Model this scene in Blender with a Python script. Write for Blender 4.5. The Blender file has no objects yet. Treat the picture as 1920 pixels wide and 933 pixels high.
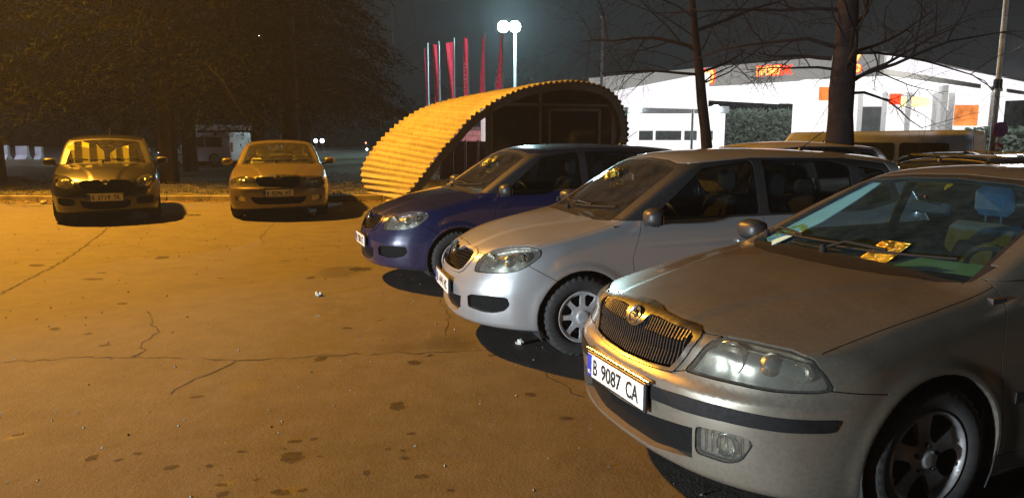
import bpy, math, random
import numpy as np
from mathutils import Vector, Matrix
random.seed(7)
R = math.radians
scene = bpy.context.scene
COL = scene.collection

# ---------------------------------------------------------------- camera
HC, FPX, PITCH = 1.60, 1400.0, math.atan(221/1400)
cam_data = bpy.data.cameras.new('camera'); cam = bpy.data.objects.new('camera', cam_data); COL.objects.link(cam)
cam.location = (0, 0, HC); cam.rotation_euler = (R(90) - PITCH, 0, 0)
cam_data.sensor_fit = 'HORIZONTAL'; cam_data.sensor_width = 36.0; cam_data.lens = 36.0 * FPX / 1920
cam_data.clip_start = 0.05; cam_data.clip_end = 2000
scene.camera = cam

# ---------------------------------------------------------------- world: a night sky with a little town glow
world = bpy.data.worlds.new('World'); scene.world = world; world.use_nodes = True
wn = world.node_tree; wn.nodes.clear()
w_out = wn.nodes.new('ShaderNodeOutputWorld'); w_bg = wn.nodes.new('ShaderNodeBackground')
w_tc = wn.nodes.new('ShaderNodeTexCoord'); w_sep = wn.nodes.new('ShaderNodeSeparateXYZ'); w_ramp = wn.nodes.new('ShaderNodeValToRGB')
wn.links.new(w_tc.outputs['Generated'], w_sep.inputs[0]); wn.links.new(w_sep.outputs['Z'], w_ramp.inputs[0])
w_ramp.color_ramp.elements[0].position = 0.0; w_ramp.color_ramp.elements[0].color = (.026, .031, .040, 1)
w_ramp.color_ramp.elements[1].position = 0.7; w_ramp.color_ramp.elements[1].color = (.010, .013, .019, 1)
wn.links.new(w_ramp.outputs[0], w_bg.inputs['Color']); w_bg.inputs['Strength'].default_value = 0.12
wn.links.new(w_bg.outputs[0], w_out.inputs['Surface'])

# ---------------------------------------------------------------- exposure
scene.view_settings.view_transform = 'Standard'; scene.view_settings.look = 'None'
scene.view_settings.exposure = 0.0; scene.view_settings.gamma = 1.0; scene.view_settings.use_curve_mapping = False
scene.render.engine = 'CYCLES'
scene.cycles.max_bounces = 8; scene.cycles.transparent_max_bounces = 24
scene.cycles.sample_clamp_indirect = 4.0; scene.cycles.sample_clamp_direct = 0
scene.cycles.use_denoising = True
scene.cycles.caustics_reflective = False; scene.cycles.caustics_refractive = False

# ---------------------------------------------------------------- pixel helpers (to find where in the world a thing stands)
def ray(u, v):
    a = (u - 960)/FPX; b = -(v - 466.5)/FPX; c, s = math.cos(PITCH), math.sin(PITCH)
    return Vector((a, c + s*b, -s + c*b))
def G(u, v):                      # point on the ground seen at a pixel
    r = ray(u, v); return Vector((0, 0, HC)) + r * (-HC / r.z)
def PT(u, v, Y):                  # point seen at a pixel, at depth Y
    r = ray(u, v); return Vector((0, 0, HC)) + r * (Y / r.y)
def PH(u, v, z):                  # point seen at a pixel, at height z
    r = ray(u, v); return Vector((0, 0, HC)) + r * ((z - HC) / r.z)
def PP(u, v, P, n):               # point seen at a pixel, on the vertical plane through P with normal n
    r = ray(u, v); o = Vector((0, 0, HC)); t = ((P[0]-o.x)*n[0] + (P[1]-o.y)*n[1]) / (r.x*n[0] + r.y*n[1]); return o + r*t
# ---------------------------------------------------------------- numeric helpers
def curve(pts):
    """smooth monotone interpolation through (t, v) points, returned as a fast function"""
    pts = sorted(pts); t = np.array([p[0] for p in pts], float); v = np.array([p[1] for p in pts], float)
    h = np.diff(t); d = np.diff(v) / h; m = np.zeros(len(t))
    m[0], m[-1] = d[0], d[-1]
    for i in range(1, len(t) - 1):
        if d[i-1] * d[i] > 0:
            w1 = 2*h[i] + h[i-1]; w2 = h[i] + 2*h[i-1]
            m[i] = (w1 + w2) / (w1/d[i-1] + w2/d[i])
    ts = np.linspace(t[0], t[-1], 500); k = np.clip(np.searchsorted(t, ts, side='right') - 1, 0, len(h) - 1)
    s = (ts - t[k]) / h[k]
    vs = ((1+2*s)*(1-s)**2*v[k] + s*(1-s)**2*h[k]*m[k] + s*s*(3-2*s)*v[k+1] + s*s*(s-1)*h[k]*m[k+1])
    def f(x): return np.interp(x, ts, vs)
    gs = np.gradient(vs, ts)
    f.d = lambda x: np.interp(x, ts, gs)
    return f

def smax(a, b, k): return np.maximum(a, b) + np.maximum(k - np.abs(a - b), 0)**2 / (4*k)
def smin(a, b, k): return -smax(-a, -b, k)
def sstep(a, b, x):
    t = np.clip((x - a) / (b - a), 0, 1); return t*t*(3 - 2*t)

class CarShape:
    """car body as a smooth implicit solid; x forward from the front axle, y to the car's left, z up"""
    def __init__(s, **k):
        s.__dict__.update(k)
        for n in ('hood', 'plan', 'nose', 'nosey', 'tail', 'taily', 'side', 'roof', 'wide', 'low', 'crown'):
            setattr(s, n, curve(getattr(s, n)))
    def f(s, x, y, z):
        a = np.abs(y)
        W = s.plan(x)
        r = a / 0.88
        T = s.hood(x) - s.crown(x) * r**2.4
        if s.crease:                                           # raised bonnet centre between two creases
            yc = s.crease[0] + (s.crease[1] - s.crease[0]) * sstep(s.crease[2], s.crease[3], x)
            T = T + s.crease[4] * (1 - sstep(-0.035, 0.035, a - yc)) * sstep(-.6, -.3, x)
        ft = (z - T) / np.sqrt(1 + s.hood.d(x)**2 + (2.4*s.crown(x)*r**1.4/.88)**2)
        ins = s.side(z)
        fl = 0
        for wx in (0.0, s.wheelbase):
            rr = np.hypot(x - wx, z - s.wr - .005)
            fl = fl + s.flare * np.exp(-((rr - s.arch - .012) / .035)**2) * sstep(.1, .3, z)
        fs = (a - (W - ins + fl)) / np.sqrt(1 + s.side.d(z)**2)
        ff = (x - (s.nose(z) - s.nosey(a))) / np.sqrt(1 + s.nose.d(z)**2 + s.nosey.d(a)**2)
        fr = ((s.tail(z) + s.taily(a)) - x) / np.sqrt(1 + s.tail.d(z)**2 + s.taily.d(a)**2)
        fb = s.low(x) - z
        low = smax(smax(ft, fs, s.kshoulder), smax(ff, fr, .01), s.kfront)
        low = smax(low, fb, .04)
        # greenhouse
        gw = s.wide(x) - (z - .95) * s.tumble - s.bow * (z - .95)**2
        gs = (a - gw) / math.sqrt(1 + s.tumble**2)
        dx = s.ws[0][0] - s.ws[1][0]; dz = s.ws[1][1] - s.ws[0][1]; L = math.hypot(dx, dz)
        zz = z - s.ws[0][1]
        wx = s.ws[0][0] - zz * dx/dz - s.wscurve * a*a - s.wsbow * zz * (dz - zz)*-1
        gf = (x - wx) * dz / L
        dx = s.rs[1][0] - s.rs[0][0]; dz = s.rs[1][1] - s.rs[0][1]; L = math.hypot(dx, dz)
        rx = s.rs[0][0] + (z - s.rs[0][1]) * dx/dz + s.rscurve * a*a
        gr = (rx - x) * dz / L
        gt = (z - (s.roof(x) - s.roofcrown * (a/.6)**2.2)) 
        g = smax(smax(gs, gt, .09), smax(gf, gr, .01), s.kws)
        g = smax(g, .8 - z, .02)
        return smin(low, g, .03)
    def grad(s, P, e=1e-3):
        x, y, z = P[:, 0], P[:, 1], P[:, 2]
        return np.stack([s.f(x+e, y, z) - s.f(x-e, y, z), s.f(x, y+e, z) - s.f(x, y-e, z), s.f(x, y, z+e) - s.f(x, y, z-e)], 1) / (2*e)
    def normal(s, P):
        g = s.grad(P); return g / np.maximum(np.linalg.norm(g, axis=1, keepdims=True), 1e-9)

def surface_nets(f, lo, hi, h):
    n = [int(round((hi[i] - lo[i]) / h)) + 1 for i in range(3)]
    ax = [lo[i] + h*np.arange(n[i]) for i in range(3)]
    X, Y, Z = np.meshgrid(*ax, indexing='ij'); v = f(X, Y, Z); del X, Y, Z
    s = v < 0
    acc = np.zeros((n[0]-1, n[1]-1, n[2]-1, 3)); cnt = np.zeros((n[0]-1, n[1]-1, n[2]-1))
    for axis in range(3):
        for b in (0, 1):
            for c in (0, 1):
                o = [axis, (axis+1) % 3, (axis+2) % 3]
                i0 = [None]*3; i1 = [None]*3
                i0[o[0]] = slice(0, -1); i1[o[0]] = slice(1, None)
                for q, w in ((o[1], b), (o[2], c)):
                    sl = slice(w, n[q]-1+w); i0[q] = sl; i1[q] = sl
                v0, v1 = v[tuple(i0)], v[tuple(i1)]; m = (v0 < 0) != (v1 < 0)
                t = np.where(m, v0 / np.where(m, v0 - v1, 1), 0)
                p = [0, 0, 0]; p[o[0]] = t; p[o[1]] = float(b); p[o[2]] = float(c)
                for q in range(3): acc[..., q] += np.where(m, p[q], 0)
                cnt += m
    act = cnt > 0; idx = -np.ones(act.shape, int); idx[act] = np.arange(act.sum())
    ii = np.argwhere(act); V = np.array(lo) + h*(ii + acc[act] / cnt[act][:, None])
    F = []
    for axis in range(3):
        o1, o2 = (axis+1) % 3, (axis+2) % 3
        i0 = [slice(None)]*3; i1 = [slice(None)]*3; i0[axis] = slice(0, -1); i1[axis] = slice(1, None)
        m = s[tuple(i0)] != s[tuple(i1)]; e = np.argwhere(m); 
        e = e[(e[:, o1] > 0) & (e[:, o2] > 0) & (e[:, o1] < n[o1]-1) & (e[:, o2] < n[o2]-1)]
        ins = s[tuple(i0)][tuple(e.T)]
        def c(a, b):
            q = e.copy(); q[:, o1] -= a; q[:, o2] -= b; return idx[tuple(q.T)]
        q = np.stack([c(1, 1), c(0, 1), c(0, 0), c(1, 0)], 1)
        q[~ins] = q[~ins][:, ::-1]; F.append(q)
    return V, np.concatenate(F)

def body_mesh(S, h):
    lo = (S.rear - .12, -1.0 - h/2*0, .0); hi = (S.front + .12, 1.0, 1.75)
    lo = (lo[0], -h*round(1.0/h), lo[2]); hi = (hi[0], h*round(1.0/h), hi[2])
    V, F = surface_nets(S.f, lo, hi, h)
    for _ in range(4):
        g = S.grad(V); fv = S.f(V[:, 0], V[:, 1], V[:, 2])
        step = (fv / np.maximum((g*g).sum(1), .05))[:, None] * g
        V = V - np.clip(step, -h*.7, h*.7)
    return V, F

def is_convex(P):
    n = len(P); s = []
    for i in range(n):
        a, b, c = P[i], P[(i+1) % n], P[(i+2) % n]
        s.append((b[0]-a[0])*(c[1]-b[1]) - (b[1]-a[1])*(c[0]-b[0]))
    return all(q > -1e-9 for q in s)
def area2(P): return sum(P[i][0]*P[(i+1) % len(P)][1] - P[(i+1) % len(P)][0]*P[i][1] for i in range(len(P)))
def pieces(P):
    P = [tuple(p) for p in P]
    if area2(P) < 0: P = P[::-1]
    if is_convex(P): return [P]
    out = []; Q = P[:]
    def inside(p, a, b, c):
        d = lambda u, v: (v[0]-u[0])*(p[1]-u[1]) - (v[1]-u[1])*(p[0]-u[0])
        return d(a, b) > -1e-12 and d(b, c) > -1e-12 and d(c, a) > -1e-12
    while len(Q) > 3:
        for i in range(len(Q)):
            a, b, c = Q[i-1], Q[i], Q[(i+1) % len(Q)]
            if (b[0]-a[0])*(c[1]-b[1]) - (b[1]-a[1])*(c[0]-b[0]) <= 1e-12: continue
            if any(inside(p, a, b, c) for p in Q if p not in (a, b, c)): continue
            out.append([a, b, c]); Q.pop(i); break
        else: break
    out.append(Q)
    # greedily merge triangles back into convex pieces
    merged = True
    while merged:
        merged = False
        for i in range(len(out)):
            for j in range(i+1, len(out)):
                A, B = out[i], out[j]
                for k in range(len(A)):
                    a, b = A[k], A[(k+1) % len(A)]
                    if b in B and B[(B.index(b)+1) % len(B)] == a:
                        m = B.index(a)
                        C = A[:k+1] + [B[(m+1+q) % len(B)] for q in range(len(B)-2)] + A[k+1:]
                        if is_convex(C):
                            out[i] = C; out.pop(j); merged = True
                        break
                if merged: break
            if merged: break
    return out
def rounded(P, r=.02, n=4):
    """round the corners of a polygon"""
    out = []
    for i in range(len(P)):
        a, b, c = (np.array(P[(i+k) % len(P)], float) for k in (-1, 0, 1))
        la, lc = np.linalg.norm(a-b), np.linalg.norm(c-b); q = min(r, la*.45, lc*.45)
        p0, p1 = b + (a-b)/la*q, b + (c-b)/lc*q
        for t in np.linspace(0, 1, n): out.append(tuple((1-t)**2*p0 + 2*t*(1-t)*b + t*t*p1))
    return out
def smooth_poly(P, n=3):
    P = np.array(P, float); m = len(P); out = []
    for i in range(m):
        p0, p1, p2, p3 = P[i-1], P[i], P[(i+1) % m], P[(i+2) % m]
        for k in range(n):
            t = k/n
            out.append(tuple(.5*((2*p1) + (-p0+p2)*t + (2*p0-5*p1+4*p2-p3)*t*t + (-p0+3*p1-3*p2+p3)*t**3)))
    return out

class Sheet:
    """polygon mesh with labelled faces that can be cut exactly along outlines seen in a projection"""
    def __init__(s, V, F, normal):
        s.V = [tuple(map(float, v)) for v in V]; s.F = [list(map(int, f)) for f in F]; s.L = ['body']*len(s.F); s.normal = normal
        n = len(s.F); A = np.array(s.V); P = A[np.array([f if len(f) == 4 else (f + [f[-1]]*(4-len(f))) for f in s.F])]
        s.bb = np.zeros((n*2 + 20000, 6)); s.bb[:n, :3] = P.min(1); s.bb[:n, 3:] = P.max(1); s.dirty = set()
    def _np(s):
        for fi in s.dirty:
            p = [s.V[i] for i in s.F[fi]]; x, y, z = zip(*p); s.bb[fi] = (min(x), min(y), min(z), max(x), max(y), max(z))
        s.dirty = set()
    @property
    def cen(s): n = len(s.F); return (s.bb[:n, :3] + s.bb[:n, 3:]) / 2
    @property
    def A(s): return np.array(s.V)
    def split(s, faces, d):
        """split the listed faces by signed value d(vertex); returns faces on the negative side"""
        cache = {}; inside = []; V = s.V
        for fi in faces:
            f = s.F[fi]; dv = [d(V[i]) for i in f]
            dv = [0.0 if abs(q) < 1e-6 else q for q in dv]
            if max(dv) <= 0: inside.append(fi); continue
            if min(dv) >= 0: continue
            neg, pos = [], []; n = len(f)
            for k in range(n):
                a, b, da, db = f[k], f[k+1-n], dv[k], dv[k+1-n]
                if da <= 0: neg.append(a)
                if da >= 0: pos.append(a)
                if da*db < 0:
                    key = (a, b) if a < b else (b, a)
                    if key not in cache:
                        t = da/(da-db); va, vb = V[a], V[b]
                        V.append((va[0]+(vb[0]-va[0])*t, va[1]+(vb[1]-va[1])*t, va[2]+(vb[2]-va[2])*t)); cache[key] = len(V)-1
                    neg.append(cache[key]); pos.append(cache[key])
            if len(neg) < 3: continue
            if len(pos) < 3: inside.append(fi); continue
            s.F[fi] = neg; inside.append(fi); s.F.append(pos); s.L.append(s.L[fi]); s.dirty.add(fi); s.dirty.add(len(s.F)-1)
        return inside
    def mirror_split(s):
        n = len(s.F); fs = np.nonzero((s.bb[:n, 1] < -1e-6) & (s.bb[:n, 4] > 1e-6))[0]
        s.split(list(fs), lambda v: v[1]); s._np()
    def cut(s, poly, label, proj='yz', where=None, frm=('body',), grow=0.0, sides=(1, -1)):
        ia, ib = {'yz': (1, 2), 'xz': (0, 2), 'xy': (0, 1)}[proj]
        if proj == 'xy':                                          # plan outlines are given as (x, |y|)
            pass
        for P in pieces(poly):
            n = len(P); H = []
            for i in range(n):
                (x0, y0), (x1, y1) = P[i], P[(i+1) % n]; L = math.hypot(x1-x0, y1-y0)
                if L < 1e-9: continue
                nx, ny = (y1-y0)/L, -(x1-x0)/L; H.append((nx, ny, nx*x0 + ny*y0 + grow))
            if grow > 0:
                for k in range(16):
                    nx, ny = math.cos(k*math.pi/8), math.sin(k*math.pi/8); H.append((nx, ny, max(nx*p[0]+ny*p[1] for p in P) + grow))
            lo = (min(p[0] for p in P)-abs(grow), min(p[1] for p in P)-abs(grow)); hi = (max(p[0] for p in P)+abs(grow), max(p[1] for p in P)+abs(grow))
            for sg in sides:
                nF = len(s.F); bb = s.bb[:nF]
                def rng(ax): return (bb[:, ax], bb[:, ax+3]) if not (ax == 1 and sg < 0) else (-bb[:, ax+3], -bb[:, ax])
                a0, a1 = rng(ia); b0, b1 = rng(ib)
                ok = (a1 > lo[0]) & (a0 < hi[0]) & (b1 > lo[1]) & (b0 < hi[1]) & ((bb[:, 1]+bb[:, 4])*sg > -1e-9)
                ids = np.nonzero(ok)[0]
                if where is not None and len(ids): ids = ids[where((bb[ids, :3]+bb[ids, 3:])/2)]
                ids = np.array([i for i in ids if s.L[i] in frm], int)
                if not len(ids): continue
                a0, a1, b0, b1 = a0[ids], a1[ids], b0[ids], b1[ids]; cross = np.zeros(len(ids), bool); out = np.zeros(len(ids), bool); HX = []
                for nx, ny, c in H:
                    mx = np.maximum(a0*nx, a1*nx) + np.maximum(b0*ny, b1*ny) - c; mn = np.minimum(a0*nx, a1*nx) + np.minimum(b0*ny, b1*ny) - c
                    out |= mn >= -1e-7; x = mx > 0; HX.append(x); cross |= x
                full = ids[~cross & ~out]; ci = np.nonzero(cross & ~out)[0]; cand = [int(i) for i in ids[ci]]
                for nx, ny, c in H:
                    fa = (sg if ia == 1 else 1)*nx; fb = (sg if ib == 1 else 1)*ny
                    cand = s.split(cand, lambda v: v[ia]*fa + v[ib]*fb - c)
                    if not cand: break
                for fi in full: s.L[fi] = label
                for fi in cand: s.L[fi] = label
                if len(s.F) + 5000 > len(s.bb): s.bb = np.concatenate([s.bb, np.zeros((20000, 6))])
                s._np()
    def seam(s, line, w, proj, where=None, frm=('body',), label='seam', closed=False, sides=(1, -1)):
        m = len(line)
        for i in range(m if closed else m-1):
            a, b = np.array(line[i], float), np.array(line[(i+1) % m], float); d = b-a; L = np.hypot(*d)
            if L < 1e-6: continue
            d /= L; q = np.array([-d[1], d[0]])*w; e = d*w*.9
            s.cut([tuple(a-e-q), tuple(b+e-q), tuple(b+e+q), tuple(a-e+q)], label, proj, where, frm, sides=sides)
    def region(s, labels, offset=0.0, wall=None, wall_label_only=None):
        """vertices, faces, loop normals, is_wall flags of the faces with these labels, pushed out by offset;
        wall = depth the rim is turned inwards (or, for an inset region, back out to the skin)"""
        fs = [s.F[i] for i in range(len(s.F)) if s.L[i] in labels]
        if not fs: return None
        used = sorted({i for f in fs for i in f}); mp = {v: k for k, v in enumerate(used)}
        P = np.array([s.V[i] for i in used]); N = s.normal(P); V = [tuple(p) for p in (P + N*offset)]; F = [[mp[i] for i in f] for f in fs]
        LN = [[tuple(N[i]) for i in f] for f in F]; K = [0]*len(F)
        if wall:
            ed = {}
            for f in F:
                for k in range(len(f)): ed[(f[k], f[(k+1) % len(f)])] = 1
            rim = [e for e in ed if (e[1], e[0]) not in ed]
            W = {}
            for a, b in rim:
                for q in (a, b):
                    if q not in W: W[q] = len(V); V.append(tuple(P[q] + N[q]*(offset - wall)))
                F.append([b, a, W[a], W[b]])
                pa, pb, pc = (np.array(V[i]) for i in (b, a, W[a])); nn = np.cross(pa-pb, pc-pb); nn = -nn/max(np.linalg.norm(nn), 1e-9)
                LN.append([tuple(nn)]*4); K.append(1)
        return V, F, LN, K
OCTAVIA = dict(front=.93, rear=-3.66, wheelbase=-2.578, wr=.312, arch=.355, flare=.010,
    hood=[(-4, 1.02), (-2.9, 1.02), (-2.0, .99), (-1.2, .985), (-.45, .995), (0, .965), (.35, .915), (.6, .865), (.78, .815), (.84, .792), (1.1, .70)],
    crown=[(-4, .03), (-.8, .03), (-.3, .075), (.3, .13), (.8, .17)],
    plan=[(-3.8, .76), (-3.4, .83), (-2.6, .882), (-1.3, .884), (0, .884), (.35, .878), (.55, .855), (.75, .80), (1.0, .68)],
    nose=[(.0, .84), (.18, .865), (.25, .905), (.40, .925), (.50, .93), (.57, .925), (.615, .895), (.68, .868), (.78, .850), (.86, .80), (1.1, .6)],
    nosey=[(0, 0), (.2, .008), (.4, .042), (.55, .095), (.68, .175), (.78, .28), (.86, .42), (1.0, .75)],
    tail=[(0, -3.55), (.3, -3.64), (.55, -3.657), (.9, -3.56), (1.1, -3.50)], taily=[(0, 0), (.4, .03), (.7, .12), (.85, .28), (1, .5)],
    side=[(0, .05), (.2, .035), (.35, .015), (.55, .0), (.68, .006), (.85, .03), (.95, .055), (1.2, .12)],
    low=[(-4, .22), (-3, .19), (-.3, .18), (.4, .19), (.7, .205), (1, .215)],
    ws=((-.30, 1.0), (-1.12, 1.362)), wscurve=.26, wsbow=.25, rs=((-3.42, 1.05), (-2.55, 1.39)), rscurve=.2,
    roof=[(-4, 1.17), (-3.3, 1.22), (-2.6, 1.372), (-2.0, 1.412), (-1.5, 1.412), (-1.1, 1.377), (-.6, 1.28), (0, 1.15)],
    roofcrown=.045, wide=[(-4, .66), (-3.2, .72), (-2.2, .80), (-1.2, .815), (-.6, .80), (-.2, .77)], tumble=.36, bow=.15,
    crease=(.60, .30, -.5, .8, .010), kshoulder=.085, kfront=.055, kws=.05)
FABIA = dict(front=.85, rear=-3.15, wheelbase=-2.46, wr=.295, arch=.335, flare=.012,
    hood=[(-4, 1.0), (-2.6, 1.0), (-1.2, .975), (-.35, .985), (0, .945), (.3, .885), (.52, .81), (.66, .745), (.74, .70), (1.0, .50)],
    crown=[(-4, .02), (-.8, .03), (-.3, .065), (.2, .12), (.7, .12)],
    plan=[(-3.4, .74), (-3.0, .79), (-2.4, .818), (-1.2, .820), (0, .821), (.3, .815), (.5, .785), (.7, .71), (1.0, .56)],
    nose=[(0, .76), (.17, .79), (.24, .825), (.35, .845), (.46, .85), (.53, .835), (.62, .80), (.70, .765), (.78, .70), (1, .5)],
    nosey=[(0, 0), (.2, .012), (.35, .045), (.5, .11), (.62, .20), (.72, .33), (.80, .48), (1.0, .8)],
    tail=[(0, -3.05), (.3, -3.13), (.6, -3.14), (.9, -3.06), (1.1, -3.0)], taily=[(0, 0), (.4, .03), (.7, .12), (.85, .28), (1, .5)],
    side=[(0, .05), (.2, .03), (.35, .012), (.55, .0), (.7, .006), (.85, .022), (.95, .04), (1.2, .09)],
    low=[(-4, .22), (-3, .19), (-.3, .18), (.35, .19), (.6, .205), (1, .215)],
    ws=((-.22, .985), (-.88, 1.395)), wscurve=.24, wsbow=.22, rs=((-3.05, 1.0), (-2.80, 1.42)), rscurve=.14,
    roof=[(-4, 1.34), (-3.0, 1.385), (-2.4, 1.43), (-1.7, 1.458), (-1.2, 1.442), (-.85, 1.402), (-.4, 1.31), (0, 1.2)],
    roofcrown=.05, wide=[(-4, .68), (-3.0, .72), (-2.2, .77), (-1.2, .775), (-.6, .765), (-.2, .74)], tumble=.27, bow=.12,
    crease=(.54, .20, -.5, .72, .010), kshoulder=.08, kfront=.05, kws=.05)
# ---------------------------------------------------------------- object helpers
def tag(o, label=None, cat=None, group=None, kind=None):
    for k, v in (('label', label), ('category', cat), ('group', group), ('kind', kind)):
        if v: o[k] = v
    return o
def empty(name, loc=(0, 0, 0), rz=0.0):
    o = bpy.data.objects.new(name, None); COL.objects.link(o); o.location = loc; o.rotation_euler = (0, 0, rz); o.empty_display_size = .2
    return o
def raw_object(name, V, F, mat, parent=None, LN=None, smooth=False, MI=None):
    me = bpy.data.meshes.new(name); me.from_pydata([tuple(map(float, v)) for v in V], [], F)
    for m in (mat if isinstance(mat, (list, tuple)) else [mat]): me.materials.append(m)
    if MI is not None: me.polygons.foreach_set('material_index', MI)
    if LN is not None:
        me.polygons.foreach_set('use_smooth', [True]*len(F)); me.normals_split_custom_set([n for f in LN for n in f])
    elif smooth is True: me.polygons.foreach_set('use_smooth', [True]*len(F))
    elif smooth:
        me.polygons.foreach_set('use_smooth', [True]*len(F)); me.set_sharp_from_angle(angle=R(smooth))
    o = bpy.data.objects.new(name, me); COL.objects.link(o)
    if parent: o.parent = parent
    return o
def copy_tree(o, parent=None):
    c = o.copy(); COL.objects.link(c)
    if parent: c.parent = parent
    for ch in o.children: copy_tree(ch, c)
    return c

class MB:
    """collects simple solids into one mesh"""
    def __init__(s): s.V, s.F, s.mi, s.m = [], [], [], 0
    def add(s, V, F):
        n = len(s.V); s.V += [tuple(v) for v in V]; s.F += [[i+n for i in f] for f in F]; s.mi += [s.m]*len(F); return s
    def box(s, lo, hi, M=None, b=0.0):
        x0, y0, z0 = lo; x1, y1, z1 = hi
        if b > 0:
            # chamfered box: 24 vertices
            V = []; idx = {}
            for ix, x in enumerate((x0, x1)):
                for iy, y in enumerate((y0, y1)):
                    for iz, z in enumerate((z0, z1)):
                        sx, sy, sz = (1, -1)[ix], (1, -1)[iy], (1, -1)[iz]
                        for ax in range(3):
                            p = [x + sx*b, y + sy*b, z + sz*b]; p[ax] = (x, y, z)[ax]
                            idx[ix, iy, iz, ax] = len(V); V.append(p)
            F = []
            for ax in range(3):
                for sd in (0, 1):
                    o1, o2 = [(1, 2), (0, 2), (0, 1)][ax]; q = []
                    for a, c in ((0, 0), (1, 0), (1, 1), (0, 1)):
                        k = [0, 0, 0]; k[ax] = sd; k[o1] = a; k[o2] = c; q.append(idx[k[0], k[1], k[2], ax])
                    if (sd == 0) != (ax == 1): q = q[::-1]
                    F.append(q)
            for ax in range(3):                                     # edges parallel to ax
                o1, o2 = [(1, 2), (2, 0), (0, 1)][ax]
                for a in (0, 1):
                    for c in (0, 1):
                        k0 = [0, 0, 0]; k0[o1] = a; k0[o2] = c; k1 = k0[:]; k1[ax] = 1
                        q = [idx[(*k0, o1)], idx[(*k1, o1)], idx[(*k1, o2)], idx[(*k0, o2)]]
                        if a == c: q = q[::-1]
                        F.append(q)
            for ix in (0, 1):
                for iy in (0, 1):
                    for iz in (0, 1):
                        q = [idx[ix, iy, iz, a] for a in range(3)]
                        if (ix + iy + iz) % 2 == 0: q = q[::-1]
                        F.append(q)
        else:
            V = [(x, y, z) for x in (x0, x1) for y in (y0, y1) for z in (z0, z1)]
            F = [[0, 1, 3, 2], [4, 6, 7, 5], [0, 4, 5, 1], [2, 3, 7, 6], [0, 2, 6, 4], [1, 5, 7, 3]]
        if M is not None: V = [tuple(M @ Vector(v)) for v in V]
        return s.add(V, F)
    def obox(s, a, b, w, h, up=(0, 0, 1)):
        """bar from a to b with width w and height h"""
        a, b = Vector(a), Vector(b); d = (b - a).normalized(); u = Vector(up)
        if abs(d.dot(u)) > .98: u = Vector((1, 0, 0))
        sd = d.cross(u).normalized(); u = sd.cross(d)
        V = [p + sd*(i*w/2) + u*(j*h/2) for p in (a, b) for i, j in ((-1, -1), (1, -1), (1, 1), (-1, 1))]
        return s.add(V, [[3, 2, 1, 0], [4, 5, 6, 7], [0, 1, 5, 4], [1, 2, 6, 5], [2, 3, 7, 6], [3, 0, 4, 7]])
    def tube(s, pts, r, n=8, cap=True):
        pts = [Vector(p) for p in pts]; m = len(pts); rr = r if isinstance(r, (list, tuple)) else [r]*m
        V = []; u = None
        for i, p in enumerate(pts):
            d = (pts[min(i+1, m-1)] - pts[max(i-1, 0)]).normalized()
            if u is None: u = d.orthogonal().normalized()
            u = (u - d*u.dot(d)); u = u.normalized() if u.length > 1e-6 else d.orthogonal().normalized(); w = d.cross(u)
            V += [p + (u*math.cos(2*math.pi*k/n) + w*math.sin(2*math.pi*k/n))*rr[i] for k in range(n)]
        F = [[i*n+k, i*n+(k+1) % n, (i+1)*n+(k+1) % n, (i+1)*n+k] for i in range(m-1) for k in range(n)]
        if cap: F += [list(range(n))[::-1], [(m-1)*n+k for k in range(n)]]
        return s.add(V, F)
    def lathe(s, prof, n=32, axis='z', c=(0, 0, 0), closed=False):
        V = []
        for k in range(n):
            a = 2*math.pi*k/n; ca, sa = math.cos(a), math.sin(a)
            for r, h in prof:
                p = {'z': (r*ca, r*sa, h), 'y': (r*ca, h, -r*sa), 'x': (h, r*ca, r*sa)}[axis]
                V.append((p[0]+c[0], p[1]+c[1], p[2]+c[2]))
        m = len(prof); F = []
        for k in range(n):
            k2 = (k+1) % n
            for i in range(m if closed else m-1): 
                j = (i+1) % m; F.append([k*m+i, k2*m+i, k2*m+j, k*m+j])
        return s.add(V, F)
    def prism(s, poly, lo, hi, axis='x'):
        """extrude a 2-D outline along an axis"""
        n = len(poly)
        def P(q, h): return {'x': (h, q[0], q[1]), 'y': (q[0], h, q[1]), 'z': (q[0], q[1], h)}[axis]
        V = [P(q, lo) for q in poly] + [P(q, hi) for q in poly]
        F = [[i, (i+1) % n, n+(i+1) % n, n+i] for i in range(n)] + [list(range(n))[::-1], list(range(n, 2*n))]
        return s.add(V, F)
    def grid(s, f, nu, nv, closed_u=False):
        V = [f(i/nu, j/nv) for i in range(nu + (0 if closed_u else 1)) for j in range(nv+1)]
        w = nv+1; nn = nu if closed_u else nu
        F = [[i*w+j, ((i+1) % nu if closed_u else i+1)*w+j, ((i+1) % nu if closed_u else i+1)*w+j+1, i*w+j+1] for i in range(nn) for j in range(nv)]
        return s.add(V, F)
    def build(s, name, mat, parent=None, smooth=35):
        return raw_object(name, s.V, s.F, mat, parent, smooth=smooth, MI=s.mi if s.m or any(s.mi) else None)

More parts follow.
